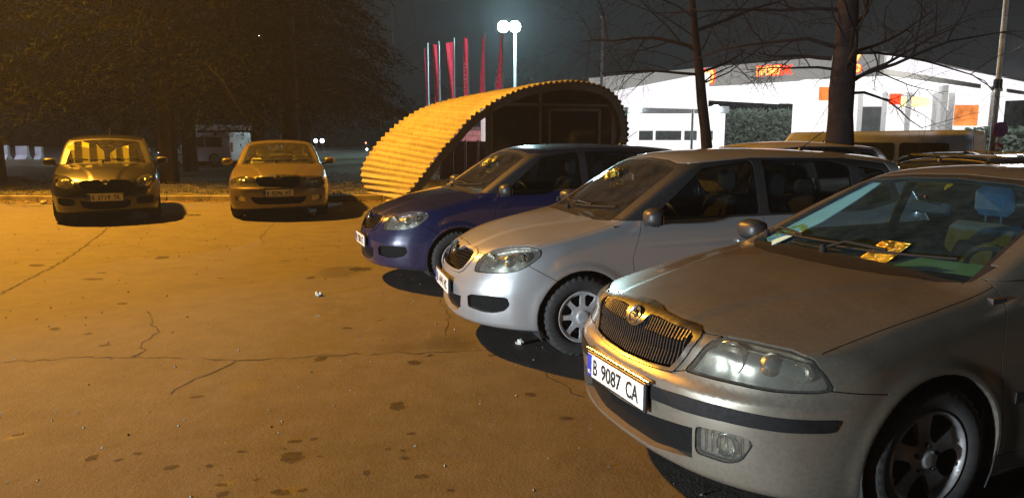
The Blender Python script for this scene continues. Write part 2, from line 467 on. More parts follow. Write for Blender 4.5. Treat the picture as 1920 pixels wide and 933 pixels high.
# ---------------------------------------------------------------- material helpers
class NT:
    def __init__(s, name):
        s.m = bpy.data.materials.new(name); s.m.use_nodes = True; s.t = s.m.node_tree; s.t.nodes.clear()
        s.out = s.n('OutputMaterial')
    def n(s, kind, **kw):
        nd = s.t.nodes.new('ShaderNode' + kind)
        for k, v in kw.items():
            if k.startswith('_'): setattr(nd, k[1:], v)
            else: s.set(nd, k, v)
        return nd
    def set(s, nd, k, v):
        sock = nd.inputs[int(k[1:])] if (k[0] == 'i' and k[1:].isdigit()) else nd.inputs[k.replace('__', ' ')]
        if isinstance(v, bpy.types.NodeSocket): s.t.links.new(v, sock)
        else: sock.default_value = v
    def coord(s, scale=(1, 1, 1), which='Object'):
        tc = s.n('TexCoord'); mp = s.n('Mapping'); s.t.links.new(tc.outputs[which], mp.inputs[0]); mp.inputs['Scale'].default_value = scale; return mp.outputs[0]
    def noise(s, co, scale, detail=4, rough=.55, dist=0):
        nd = s.n('TexNoise', Scale=scale, Detail=detail, Roughness=rough, Distortion=dist); s.t.links.new(co, nd.inputs['Vector']); return nd.outputs['Fac']
    def ramp(s, f, stops, interp='LINEAR'):
        r = s.n('ValToRGB'); s.t.links.new(f, r.inputs[0]); cr = r.color_ramp; cr.interpolation = interp
        while len(cr.elements) < len(stops): cr.elements.new(.5)
        for e, (p, c) in zip(cr.elements, stops): e.position = p; e.color = c if len(c) == 4 else (*c, 1)
        return r.outputs[0]
    def math(s, op, a, b=0.0, c=None):
        nd = s.n('Math', _operation=op); s.set(nd, 'i0', a); s.set(nd, 'i1', b)
        if c is not None: s.set(nd, 'i2', c)
        return nd.outputs[0]
    def mix(s, f, a, b, bt='MIX'):
        nd = s.n('Mix', _data_type='RGBA', _blend_type=bt); s.set(nd, 'i0', f); s.set(nd, 'i6', a); s.set(nd, 'i7', b); return nd.outputs[2]
    def bump(s, h, strength=.3, dist=.01, normal=None):
        nd = s.n('Bump', Strength=strength, Distance=dist); s.t.links.new(h, nd.inputs['Height'])
        if normal is not None: s.t.links.new(normal, nd.inputs['Normal'])
        return nd.outputs[0]
    def pbr(s, **kw):
        nd = s.n('BsdfPrincipled'); 
        for k, v in kw.items(): s.set(nd, k, v)
        s.t.links.new(nd.outputs[0], s.out.inputs['Surface']); return s.m
def C4(c): return (*c, 1) if len(c) == 3 else c
def plain(name, col, rough=.5, metal=0.0, var=.25, scale=8.0, bump=0.0, **kw):
    t = NT(name); co = t.coord(); f = t.noise(co, scale); d = tuple(c*(1-var) for c in col); b = tuple(min(1, c*(1+var)) for c in col)
    base = t.ramp(f, [(.3, d), (.7, b)])
    rf = t.ramp(t.noise(co, scale*2.3), [(.2, (max(.02, rough*.9),)*3), (.8, (min(1, rough*1.25),)*3)])
    a = dict(Base__Color=base, Roughness=rf, Metallic=metal); a.update(kw)
    if bump: a['Normal'] = t.bump(t.noise(co, scale*6), bump, .004)
    return t.pbr(**a)
def emit(name, col, strength):
    t = NT(name); e = t.n('Emission', Color=C4(col), Strength=strength); t.t.links.new(e.outputs[0], t.out.inputs['Surface']); return t.m
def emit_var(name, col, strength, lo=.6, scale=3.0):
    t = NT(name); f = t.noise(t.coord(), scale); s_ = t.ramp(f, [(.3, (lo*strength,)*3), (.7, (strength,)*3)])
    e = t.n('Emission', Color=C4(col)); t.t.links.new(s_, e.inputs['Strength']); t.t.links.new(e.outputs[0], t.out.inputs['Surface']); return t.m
def car_paint(name, col, metal=.75, rough=.34, coat=.6, coatr=.06, dirt=(.10, .085, .065), amount=.25):
    t = NT(name); co = t.coord()
    fl = t.n('TexVoronoi', Scale=900.0); t.t.links.new(co, fl.inputs['Vector'])
    base = t.mix(t.math('MULTIPLY', fl.outputs['Distance'], .35), C4(col), C4(tuple(min(1, c*1.5+.02) for c in col)))
    sep = t.n('SeparateXYZ'); t.t.links.new(co, sep.inputs[0])
    low = t.n('MapRange'); t.set(low, 'Value', sep.outputs['Z']); low.inputs[1].default_value = .75; low.inputs[2].default_value = .15; low.inputs[3].default_value = 0; low.inputs[4].default_value = 1
    n1 = t.noise(co, 5, 8, .7); n2 = t.noise(co, 60, 3, .6)
    dm = t.math('MULTIPLY', t.math('ADD', t.math('MULTIPLY', low.outputs[0], .7), .35), t.math('MULTIPLY', n1, n2))
    dm = t.math('MINIMUM', t.math('MULTIPLY', dm, amount*6), .85)
    base = t.mix(dm, base, C4(dirt))
    return t.pbr(Base__Color=base, Metallic=t.math('MULTIPLY', t.math('SUBTRACT', 1.0, dm), metal),
                 Roughness=t.math('ADD', t.math('MULTIPLY', dm, .35), rough), Coat__Weight=t.math('MULTIPLY', t.math('SUBTRACT', 1.0, dm), coat), Coat__Roughness=t.math('ADD', t.math('MULTIPLY', n1, .06), coatr),
                 Normal=t.bump(n2, .02, .002))
def glass_sheet(name, tint=(.75, .85, .85), rough=.01, haze=.03, hazecol=(.35, .35, .32), spec=1.0):
    """thin pane: tinted transparency with a Fresnel reflection and a film of dust"""
    t = NT(name); co = t.coord()
    tr = t.n('BsdfTransparent', Color=C4(tint)); gl = t.n('BsdfGlossy', Roughness=rough); gl.inputs['Color'].default_value = (spec, spec, spec, 1)
    fr = t.n('Fresnel', IOR=1.52); geo = t.n('NewGeometry')
    mx = t.n('MixShader'); t.t.links.new(fr.outputs[0], mx.inputs[0]); t.t.links.new(tr.outputs[0], mx.inputs[1]); t.t.links.new(gl.outputs[0], mx.inputs[2])
    df = t.n('BsdfDiffuse', Color=C4(hazecol)); m2 = t.n('MixShader')
    d = t.math('MULTIPLY', t.math('POWER', t.noise(co, 7, 8, .75), 2.0), haze*4)
    t.t.links.new(d, m2.inputs[0]); t.t.links.new(mx.outputs[0], m2.inputs[1]); t.t.links.new(df.outputs[0], m2.inputs[2])
    # back side sees no Fresnel inversion
    inv = t.n('MixShader'); t.t.links.new(geo.outputs['Backfacing'], inv.inputs[0]); t.t.links.new(m2.outputs[0], inv.inputs[1]); 
    m3 = t.n('MixShader'); m3.inputs[0].default_value = .06; t.t.links.new(tr.outputs[0], m3.inputs[1]); t.t.links.new(gl.outputs[0], m3.inputs[2])
    t.t.links.new(m3.outputs[0], inv.inputs[2]); t.t.links.new(inv.outputs[0], t.out.inputs['Surface']); return t.m

M = {}
M['rubber'] = plain('rubber', (.018, .018, .018), .75, scale=30, bump=.2)
M['tyre'] = plain('tyre_rubber', (.028, .027, .026), .8, scale=22, bump=.4)
M['black_plastic'] = plain('black_plastic', (.020, .020, .021), .42, scale=40)
M['strip_black'] = plain('matte_black_strip', (.007, .007, .007), .62, scale=30, Specular__IOR__Level=.22)
M['grille_black'] = plain('grille_black', (.006, .006, .006), .7, scale=40, Specular__IOR__Level=.12)
M['dark_car_glass'] = None
M['gap'] = plain('panel_gap', (.004, .004, .004), .9)
M['chrome'] = plain('chrome', (.62, .62, .60), .22, 1.0, var=.05, scale=14)
M['dull_chrome'] = plain('satin_chrome', (.42, .42, .40), .27, 1.0, var=.1, scale=14)
M['wheel'] = plain('wheel_silver', (.36, .36, .36), .42, .7, var=.3, scale=14)
M['hub'] = plain('hubcap_silver', (.50, .51, .52), .45, .4, var=.2, scale=12)
M['steel'] = plain('dark_steel', (.05, .05, .05), .6, .6)
M['interior'] = plain('dark_trim', (.028, .028, .030), .7, scale=20)
M['dash'] = plain('dashboard_trim', (.045, .047, .05), .55, scale=30, bump=.2)
M['fabric'] = plain('seat_fabric', (.009, .010, .011), .9, scale=40, bump=.3)
M['fabric_light'] = plain('light_seat_fabric', (.46, .43, .24), .9, scale=40, bump=.3)
M['cool_cover'] = plain('pale_blue_seat_cover', (.03, .06, .08), .8, scale=14)
M['belt'] = plain('seat_belt', (.20, .22, .23), .7)
M['plate_white'] = plain('plate_white', (.72, .72, .68), .4, var=.05, scale=12)
M['plate_blue'] = plain('plate_blue', (.02, .04, .35), .4)
M['plate_ink'] = plain('plate_ink', (.012, .012, .012), .5)
M['glass'] = glass_sheet('car_glass', (.80, .88, .86), haze=.06)
M['ws_dusty'] = glass_sheet('dusty_windscreen', (.58, .60, .56), haze=.055, hazecol=(.30, .28, .23))
M['dark_car_glass'] = glass_sheet('tinted_side_glass', (.36, .40, .40), haze=.03, hazecol=(.10, .10, .10))
M['lens'] = glass_sheet('lamp_lens', (.88, .90, .86), haze=.10, hazecol=(.4, .39, .34))
def _refl():
    t = NT('lamp_reflector'); co = t.coord(); f = t.noise(co, 9, 1, .4, .3)
    return t.pbr(Base__Color=(.60, .59, .54, 1), Metallic=.88, Roughness=.18, Normal=t.bump(f, .25, .03))
M['reflector'] = _refl()
M['amber'] = plain('amber_lens', (.55, .20, .03), .2)
M['white_card'] = plain('white_card', (.75, .73, .66), .6, var=.1)

# ---------------------------------------------------------------- car builder
def sheet_part(sh, labels, name, mat, parent, offset=0.0, wall=None, side=None, flat_mat=None):
    """one mesh from the faces with these labels (on one side of the car if side is given)"""
    labs = labels if isinstance(labels, (list, tuple)) else [labels]
    save = sh.L
    if side is not None: sh.L = [l if (l in labs and c*side > 0) else '-' for l, c in zip(sh.L, sh.cen[:, 1])]
    r = sh.region(labs, offset, wall); sh.L = save
    if r is None: return None
    V, F, LN, K = r
    mats = [mat] + ([flat_mat] if flat_mat else [])
    return raw_object(name, V, F, mats, parent, LN=LN, MI=K if flat_mat else None)

def text_mesh(txt, size, depth, bold=False):
    cu = bpy.data.curves.new('text', 'FONT'); cu.body = txt; cu.size = size; cu.extrude = depth; cu.align_x = 'LEFT'; cu.resolution_u = 3
    if bold: cu.offset = size*.012
    o = bpy.data.objects.new('text', cu); COL.objects.link(o); dg = bpy.context.evaluated_depsgraph_get()
    me = bpy.data.meshes.new_from_object(o.evaluated_get(dg)); bpy.data.objects.remove(o)
    V = [tuple(v.co) for v in me.vertices]; F = [list(p.vertices) for p in me.polygons]; bpy.data.meshes.remove(me)
    return V, F

def fit_text(txt, w, h, depth, bold=True):
    V, F = text_mesh(txt, 1.0, .02, bold); A = np.array(V); lo, hi = A.min(0), A.max(0)
    A = (A - lo) / np.maximum(hi - lo, 1e-6) * np.array([w, h, depth]); return A, F

def plate_part(parent, loc, words, tilt=0.0):
    """licence plate facing +x at loc; words = [(text, y of its left edge seen from the front, width)]"""
    m = MB(); m.box((-.018, -.268, -.066), (-.002, .268, .066), b=.004); fr = m.build('licence_plate', M['black_plastic'], parent)
    fr.location = loc; fr.rotation_euler = (0, tilt, 0)
    m = MB(); m.box((-.003, -.258, -.055), (.002, .258, .055), b=.002); m.build('plate_face', M['plate_white'], fr)
    m = MB(); m.box((.0022, -.257, -.054), (.0032, -.215, .054)); m.build('country_band', M['plate_blue'], fr)
    A, F = fit_text('BG', .026, .018, .001)
    raw_object('country_letters', [(.0036 + p[2], -.249 + p[0], -.040 + p[1]) for p in A], F, M['plate_white'], fr)
    for txt, y, w in words:
        A, F = fit_text(txt, w, .076, .0015)
        raw_object('plate_characters', [(.0028 + p[2], y + p[0], -.038 + p[1]) for p in A], F, M['plate_ink'], fr)
    return fr

def emblem_part(parent, loc, r=.043, pitch=-.5):
    m = MB(); m.lathe([(0, .000), (r*.80, .000), (r*.84, .006), (r*.93, .009), (r, .004), (r*1.02, -.012)], 32, 'x'); e = m.build('emblem', M['chrome'], parent)
    e.location = loc; e.rotation_euler = (0, pitch, 0)
    m = MB()                                          # winged arrow
    m.prism([(-.62*r, -.12*r), (.1*r, -.12*r), (.1*r, -.34*r), (.55*r, .0), (.1*r, .30*r), (.1*r, .06*r), (-.62*r, .06*r)], .004, .011, 'x')
    for k in range(3): m.prism([(-.1*r - k*.14*r, .10*r), (.0*r - k*.14*r, .10*r), (-.12*r - k*.14*r, .62*r - k*.08*r), (-.2*r - k*.14*r, .58*r - k*.08*r)], .004, .011, 'x')
    m.build('winged_arrow', M['steel'], e); return e

def make_wheel(kind, wr, width, outward, parent):
    """wheel with its hub at the origin, outer face towards +y (outward=1) or -y"""
    w = empty('wheel'); w.parent = parent
    rim = {'alloy': wr*.66, 'cap': wr*.635}[kind]
    hw = width/2
    prof = [(rim, hw-.012), (rim+.010, hw-.002), (rim+.03, hw+.004), (wr-.055, hw+.008), (wr-.03, hw+.002), (wr-.012, hw-.012), (wr-.004, hw-.028)]
    prof = prof + [(wr, 0)] + [(a, -b) for a, b in prof[::-1]]
    n = 72; V = []; F = []; m = len(prof)
    for k in range(n*2):
        a = math.pi*k/n
        for i, (r_, y_) in enumerate(prof):
            rr = r_
            if (k // 2) % 2 == 0 and 5 <= i <= m-6 and i != m//2: rr -= .008
            V.append((rr*math.cos(a), y_*outward, rr*math.sin(a)))
    for k in range(n*2):
        for i in range(m-1): F.append([k*m+i, ((k+1) % (2*n))*m+i, ((k+1) % (2*n))*m+i+1, k*m+i+1])
    raw_object('tyre', V, F, M['tyre'], w, smooth=30)
    mb = MB(); mb.lathe([(rim+.004, outward*(hw-.010)), (rim-.004, outward*(hw-.016)), (rim-.012, outward*(hw-.05)), (rim-.02, -outward*hw), (rim+.004, -outward*hw)], 48, 'y')
    mb.build('rim_barrel', M['steel'], w)
    mb = MB(); mb.lathe([(0, outward*(-.02)), (.12, outward*(-.02)), (.13, -outward*.03), (0, -outward*.03)], 32, 'y'); mb.build('brake_disc', M['steel'], w)
    holes = []
    if kind == 'alloy':
        for k in range(5):
            a0 = math.pi/2 + 2*math.pi*(k+.5)/5; P = []
            for rr, da in ((.36, -.20), (.36, .20), (.60, .36), (.86, .37), (.90, .18), (.90, -.18), (.86, -.37), (.60, -.36)):
                P.append((rim*rr*math.cos(a0+da), rim*rr*math.sin(a0+da)))
            holes.append(rounded(P, .014, 3))
    else:
        for k in range(8):
            a0 = math.pi/2 + 2*math.pi*(k+.5)/8
            P = [(rim*rr*math.cos(a0+da), rim*rr*math.sin(a0+da)) for rr, da in ((.44, -.17), (.44, .17), (.78, .285), (.88, .20), (.88, -.20), (.78, -.285))]
            holes.append(rounded(P, .010, 3))
    H = []
    for P in holes:                                   # split holes that straddle the fold line at y = 0
        ys = [p[0] for p in P]
        if min(ys) < 0 < max(ys):
            for sg in (1, -1):
                Q = []
                for i in range(len(P)):
                    a, b = P[i], P[(i+1) % len(P)]
                    if a[0]*sg >= 0: Q.append(a)
                    if a[0]*b[0] < 0: t = a[0]/(a[0]-b[0]); Q.append((0.0, a[1]+(b[1]-a[1])*t))
                H.append((sg, Q))
        else: H.append((1 if min(ys) >= 0 else -1, P))
    d = wheel_disc_cut(rim*.985, H, .032 if kind == 'alloy' else .045, -.030 if kind == 'alloy' else -.004, M['wheel'] if kind == 'alloy' else M['hub'], 'wheel_rim' if kind == 'alloy' else 'hubcap', w)
    d.location = (0, outward*(hw-.012), 0)
    if outward < 0: d.rotation_euler = (0, 0, math.pi)
    if kind == 'alloy':
        bolt = None
        for k in range(5):
            a = math.pi/2 + 2*math.pi*k/5
            if bolt is None: mb = MB(); mb.lathe([(0, .010*outward), (.009, .010*outward), (.011, -.02*outward)], 8, 'y'); bolt = mb.build('wheel_bolt', M['steel'], w); o = bolt
            else: o = bolt.copy(); COL.objects.link(o); o.parent = w
            o.location = (.056*math.cos(a), outward*(hw-.020), .056*math.sin(a))
    return w

def wheel_disc_cut(r, H, cap, dish, mat, name, parent):
    prof = curve([(0, .012), (cap*.8, .010), (cap*1.15, .0), (r*.55, dish), (r*.84, dish*1.1), (r*.92, dish*.5+.003), (r*.965, .007), (r*.99, .005), (r*1.04, -.010)])
    nr, na = 30, 96; rs = np.linspace(.004, r*1.03, nr); V = []; F = []
    for i in range(nr):
        for k in range(na):
            a = 2*math.pi*k/na; V.append((float(prof(rs[i])), rs[i]*math.cos(a), rs[i]*math.sin(a)))
    V.append((float(prof(0)), 0, 0)); ctr = len(V)-1
    for k in range(na): F.append([ctr, k, (k+1) % na])
    for i in range(nr-1):
        for k in range(na): F.append([i*na+k, (i+1)*na+k, (i+1)*na+(k+1) % na, i*na+(k+1) % na])
    def nrm(P):
        q = np.hypot(P[:, 1], P[:, 2]); g = prof.d(q); q = np.maximum(q, 1e-6)
        N = np.stack([np.ones(len(P)), -g*P[:, 1]/q, -g*P[:, 2]/q], 1); return N/np.linalg.norm(N, axis=1, keepdims=True)
    sh = Sheet(V, F, nrm); sh.mirror_split()
    for sg, Q in H: sh.cut([(sg*a, b) for a, b in Q], 'hole', 'yz', sides=(sg,))
    V, F, LN, K = sh.region(['body'], 0, .024)
    V = [(-v[1], v[0], v[2]) for v in V]; LN = [[(-n[1], n[0], n[2]) for n in q] for q in LN]
    return raw_object(name, V, F, mat, parent, LN=LN)

def circle_poly(cx, cz, r, n=40, flat=0.0): return [(cx + r*math.cos(2*math.pi*k/n), cz + r*math.sin(2*math.pi*k/n)) for k in range(n)]

def seat_part(parent, x, y, mat, rest=True):
    m = MB(); m.box((-.26, -.25, 0), (.26, .25, .16), b=.05); s_ = m.build('seat', mat, parent); s_.location = (x, y, .36)
    mtx = Matrix.Rotation(-.30, 4, 'Y')
    m = MB(); m.box((-.07, -.25, 0), (.06, .25, .60), mtx, b=.045); m.box((-.05, -.17, .06), (.075, .17, .50), mtx, b=.04); b = m.build('backrest', mat, s_); b.location = (-.25, 0, .10)
    if rest:
        m = MB(); m.box((-.045, -.13, .0), (.045, .13, .18), b=.04)
        for k in (-1, 1): m.tube([(0, k*.05, -.10), (0, k*.05, .02)], .006, 6)
        h = m.build('headrest', mat, s_); h.location = (-.25 - .205, 0, .10 + .62)
    return s_

def build_car(spec, C, h, name='parked_car'):
    """C: outlines and parts of the car kind; returns an Empty with all its parts, standing at the origin, facing +x"""
    S = CarShape(**spec); root = empty(name)
    V, F = body_mesh(S, h); sh = Sheet(V, F, S.normal); sh.mirror_split()
    W = sh
    # --- openings and glass
    for wx in (0.0, S.wheelbase):
        W.cut(circle_poly(wx, S.wr+.005, S.arch), 'hole', 'xz', lambda c: (np.abs(c[:, 1]) > .45))
        W.cut([(wx-S.arch+.01, -.2), (wx+S.arch-.01, -.2), (wx+S.arch-.01, S.wr), (wx-S.arch+.01, S.wr)], 'hole', 'xz', lambda c: (np.abs(c[:, 1]) > .45))
    front = lambda c: c[:, 0] > .1
    W.cut(C['windscreen'], 'windscreen', 'yz', lambda c: (c[:, 0] > S.ws[1][0]-.25) & (c[:, 0] < S.ws[0][0]+.12) & (c[:, 2] > .955))
    W.cut(C['rearglass'], 'rearglass', 'yz', lambda c: (c[:, 0] < S.rs[1][0]+.05) & (c[:, 2] > .98))
    for i, P in enumerate(C['sideglass']): W.cut(P, 'sideglass%d' % i, 'xz', lambda c: np.abs(c[:, 1]) > .4)
    side_top = lambda c: (np.abs(c[:, 1]) > .4) & (c[:, 2] > .9)
    W.cut(C['pillar_strip'], 'trim', 'xz', lambda c: (np.abs(c[:, 1]) > .47) & (c[:, 2] > .9))
    W.cut(C['cowl'], 'trim', 'xy', lambda c: (c[:, 2] > .9) & (c[:, 2] < 1.08))
    W.cut(C['windscreen'], 'trim', 'yz', lambda c: (c[:, 0] > S.ws[1][0]-.3) & (c[:, 0] < S.ws[0][0]-.04-.26*c[:, 1]**2) & (c[:, 2] > .955), grow=.018)
    # --- lamps, grille, intakes
    for P in C['headlight']: W.cut(P, 'headlight', 'yz', front)
    for P in C['headlight']: W.cut(P, 'seam', 'yz', front, grow=.005)
    W.cut(C['grille_in'], 'grille', 'yz', front)
    W.cut(C['grille'], 'grille_frame', 'yz', front)
    W.cut(C['grille'], 'seam', 'yz', front, grow=.003)
    for k, P in C['intakes']: W.cut(P, k, 'yz', front)
    for k, P in C['intakes']:
        if k == 'fog': W.cut(P, 'seam', 'yz', front, grow=.005)
    for k, P in C.get('strips', []): W.cut(P, k, 'xz' if k == 'sidestrip' else 'yz', front if k != 'sidestrip' else None)
    # --- panel gaps
    for line, pr, wh in C['seams']: W.seam(line, .0022, pr, {'side': (lambda c: np.abs(c[:, 1]) > .5), 'front': front, 'top': (lambda c: (c[:, 2] > .6) & (c[:, 0] > -.6))}[wh])
    for i, P in enumerate(C['doors']):
        W.cut(P, 'seam', 'xz', lambda c: np.abs(c[:, 1]) > .5, grow=.0022); W.cut(P, 'door%d' % i, 'xz', lambda c: np.abs(c[:, 1]) > .5, frm=('seam',), grow=-.0022)
    W.cut(C['bumper'], 'bumper', 'xz', lambda c: (np.abs(c[:, 1]) < 2))
    xs = np.linspace(S.rear-.1, S.front+.1, 12)
    W.cut([(x, float(S.low(x))+.016) for x in xs] + [(S.front+.1, .0), (S.rear-.1, .0)], 'under', 'xz', frm=('body', 'bumper', 'door0', 'door1'))
    W.L = ['under' if l == 'hole0' else l for l in W.L]
    P_ = C['paint']
    body = sheet_part(W, 'body', 'body', P_, root, 0, .042)
    sheet_part(W, 'bumper', 'bumper', P_, root, 0, .042)
    for i in range(len(C['doors'])):
        for sd in (1, -1):
            d = sheet_part(W, 'door%d' % i, 'door', P_, root, 0, .02, side=sd)
            hx, hz = C['handles'][i]; 
            if d:
                yy = sd*S_side(S, hx, hz)
                m = MB(); m.box((-.085, -.012, -.014), (.085, .020, .014), b=.008); m.box((-.06, -.03, -.009), (-.035, 0, .009)); hh = m.build('door_handle', P_ if C.get('painted_handles', True) else M['black_plastic'], d)
                hh.location = (hx, yy + (.006 if sd > 0 else -.014), hz)
                if sd < 0: hh.rotation_euler = (0, 0, math.pi)
    sheet_part(W, 'seam', 'panel_gaps', M['gap'], root, -.012)
    sheet_part(W, 'under', 'underbody', M['rubber'], root, 0)
    sheet_part(W, 'trim', 'window_trim', M['black_plastic'], root, -.002, .01)
    sheet_part(W, 'windscreen', 'windscreen', C['ws_mat'], root, -.004)
    sheet_part(W, 'rearglass', 'rear_window', M['glass'], root, -.004)
    for i in range(len(C['sideglass'])):
        for sd in (1, -1): sheet_part(W, 'sideglass%d' % i, 'side_window', C.get('side_mat', M['glass']), root, -.006, side=sd)
    # --- headlights: lens over a reflector with round bowls
    for sd in (1, -1):
        lens = sheet_part(W, 'headlight', 'headlight', M['lens'], root, -.002, side=sd)
        save = W.L; W.L = [l if l != 'headlight' or c*sd > 0 else '-' for l, c in zip(W.L, W.cen[:, 1])]
        r = W.region(['headlight'], -.040); W.L = save
        V2, F2, LN2, K2 = r; raw_object('reflector', V2, F2, [C['lamp_back'], M['black_plastic']], lens, LN=LN2, MI=[0 if k == 0 else 1 for k in K2])
        for (bx, by, bz, br, kind) in C['bowls']:
            m = MB(); n_ = 28
            if kind == 'bowl': m.lathe([(br*.12, -.05), (br*.35, -.045), (br*.7, -.02), (br*.95, .012), (br, .02), (br*1.04, .018), (br*1.04, -.02)], n_, 'x'); b = m.build('lamp_bowl', M['chrome'], lens)
            else: m.lathe([(0, .02), (br*.5, .012), (br*.85, -.006), (br, -.03)], n_, 'x'); b = m.build('lamp_projector', M['dull_chrome'], lens)
            b.location = (bx, by*sd, bz); b.rotation_euler = (0, -.12, C['bowl_yaw']*sd)
            m = MB(); m.lathe([(0, .022), (.006, .02), (.011, .005), (.011, -.05)], 12, 'x'); bb = m.build('bulb', C['bulb'], lens); bb.location = (bx-.02, by*sd, bz); bb.rotation_euler = b.rotation_euler
    # --- grille
    gf = sheet_part(W, 'grille_frame', 'grille', C['grille_mat'], root, C['grille_out'], C['grille_out']+.014)
    gb = W.region(['grille'], -.05, -.05)
    if gb: raw_object('grille_back', gb[0], gb[1], M['grille_black'], gf, LN=gb[2])
    C['slats'](S, gf)
    for k, (nm, mt, off, wl, back) in C['inparts'].items():
        for sd in ((1, -1) if k in C['paired'] else (None,)):
            p = sheet_part(W, k, nm, mt, root, off, wl, side=sd)
            if p and back:
                save = W.L
                if sd: W.L = [l if l != k or c*sd > 0 else '-' for l, c in zip(W.L, W.cen[:, 1])]
                r = W.region([k], back[1]); W.L = save
                raw_object(back[0], r[0], r[1], back[2], p, LN=r[2])
    # --- wheels and arch liners
    for wx in (0.0, S.wheelbase):
        for sd in (1, -1):
            w = make_wheel(C['wheel'], S.wr, .195, sd, root); w.location = (wx, sd*C['track'], S.wr)
            if wx == 0.0: w.rotation_euler = (0, 0, C.get('steer', 0.0))
            m = MB(); nn = 22; r0 = S.arch + .006
            pts = [(wx + r0*math.cos(a), S.wr+.005 + r0*math.sin(a)) for a in np.linspace(-.5, math.pi+.5, nn)]
            VV = []; y0, y1 = .52*sd, (S_side(S, wx, S.wr+S.arch+.02)-.018)*sd
            for px, pz in pts:
                VV += [(px, y0, pz), (px, y1, pz)]
            FF = [[2*i, 2*i+1, 2*i+3, 2*i+2] for i in range(nn-1)] + [[2*i for i in range(nn)]]
            m.add(VV, FF); m.build('wheel_arch_liner', M['rubber'], root, smooth=False)
    # --- cabin
    hold = W.L; lin = []
    for c, l in zip(W.cen, W.L): lin.append('lin' if (l in ('body', 'door0', 'door1', 'seam', 'trim', 'headliner') and S.rear+.25 < c[0] < S.ws[0][0]-.1 and c[2] > .42) else '-')
    W.L = lin; r = W.region(['lin'], -.03); W.L = hold
    raw_object('cabin_lining', r[0], [f[::-1] for f in r[1]], M['interior'], root, LN=[[(-a, -b, -c) for a, b, c in q][::-1] for q in r[2]])
    hw = S_side(S, -1.2, .6) - .06
    m = MB(); m.box((S.rear+.3, -hw, .28), (S.ws[0][0]-.05, hw, .33)); m.box((S.ws[0][0]-.10, -hw, .33), (S.ws[0][0]-.02, hw, .93)); m.build('cabin_floor', M['interior'], root, smooth=False)
    x0 = S.ws[0][0]
    def dash(u, v):
        y = -hw*.87 + 2*hw*.87*v; k = [(.0-.02, .50), (-.54, .50), (-.60, .62), (-.585, .80), (-.52, .885), (-.38, .925), (-.18, .935), (.0-.02, .925)]
        q = u*(len(k)-1); i = min(int(q), len(k)-2); t = q-i; x = k[i][0]*(1-t)+k[i+1][0]*t; z = k[i][1]*(1-t)+k[i+1][1]*t
        hump = .035*math.exp(-((y-.36)/.17)**2) if .3 < u < .75 else 0
        return (x0 - .26*y*y + x, y, z + hump)
    m = MB(); m.grid(dash, 28, 24); m.build('dashboard', M['dash'], root, smooth=True)
    m = MB(); rr = .185
    pts = [(0, rr*math.cos(a), rr*math.sin(a)) for a in np.linspace(0, 2*math.pi, 33)]
    m.tube(pts, .015, 8); m.lathe([(0, .02), (.05, .015), (.065, -.02)], 16, 'x')
    for a in (math.pi*1.5, .15, math.pi-.15): m.obox((0, 0, 0), (0, rr*math.cos(a), rr*math.sin(a)), .035, .015, (1, 0, 0))
    m.tube([(.02, 0, 0), (.35, 0, -.1)], .03, 8); st = m.build('steering_wheel', M['black_plastic'], root); st.location = (x0-.70, .36, .87); st.rotation_euler = (0, .42, 0)
    for sd in (1, -1): seat_part(root, x0-1.14, sd*.36, M['cool_cover'] if (C.get('light_seat') and sd < 0) else C.get('seat_mat', M['fabric']))
    m = MB(); m.box((-.26, -.62, 0), (.26, .62, .16), b=.05); s_ = m.build('rear_seat', C.get('seat_mat', M['fabric']), root); s_.location = (x0-1.95, 0, .38)
    m = MB(); m.box((-.07, -.62, 0), (.06, .62, .56), Matrix.Rotation(-.35, 4, 'Y'), b=.05); b = m.build('backrest', C.get('seat_mat', M['fabric']), s_); b.location = (-.25, 0, .10)
    for y in (-.38, .38):
        m = MB(); m.box((-.04, -.13, 0), (.04, .13, .15), b=.035); b = m.build('headrest', C.get('seat_mat', M['fabric']), s_); b.location = (-.47, y, .62)
    m = MB(); m.box((-.012, -.115, -.032), (.012, .115, .032), b=.010); m.tube([(.0, 0, .02), (.05, 0, .06)], .007, 6); rv = m.build('rear_view_mirror', M['black_plastic'], root); rv.location = (S.ws[1][0]+.20, 0, S.ws[1][1]-.16)
    # --- door mirrors
    for sd in (1, -1):
        mx, my, mz = C['mirror']
        def shell(u, v, sd=sd):
            a = 2*math.pi*u; ph = math.pi*(v-.5)*.9999; ca = max(math.cos(ph), 0)
            x = .085*math.sin(ph)*(1.0 if ph > 0 else .25); y = .100*ca**.6*math.copysign(abs(math.cos(a))**.7, math.cos(a)); z = .066*ca**.6*math.copysign(abs(math.sin(a))**.7, math.sin(a))
            return (x, y*sd, z)
        m = MB(); m.grid(shell, 28, 14, True)
        if sd < 0: m.F = [f for f in m.F]
        o = m.build('door_mirror', C.get('mirror_mat') or P_, root, smooth=True); o.location = (mx, my*sd, mz); o.rotation_euler = (0, 0, -.12*sd)
        m = MB(); m.obox((mx+.01, (my-.15)*sd, mz-.065), (mx, (my-.03)*sd, mz-.045), .05, .03); m.build('mirror_foot', M['black_plastic'], root)
        m = MB(); m.prism(rounded([(-.088, -.052), (.088, -.052), (.088, .052), (-.088, .052)], .03, 4), -.026, -.0235, 'x'); g = m.build('mirror_glass', M['chrome'], o)
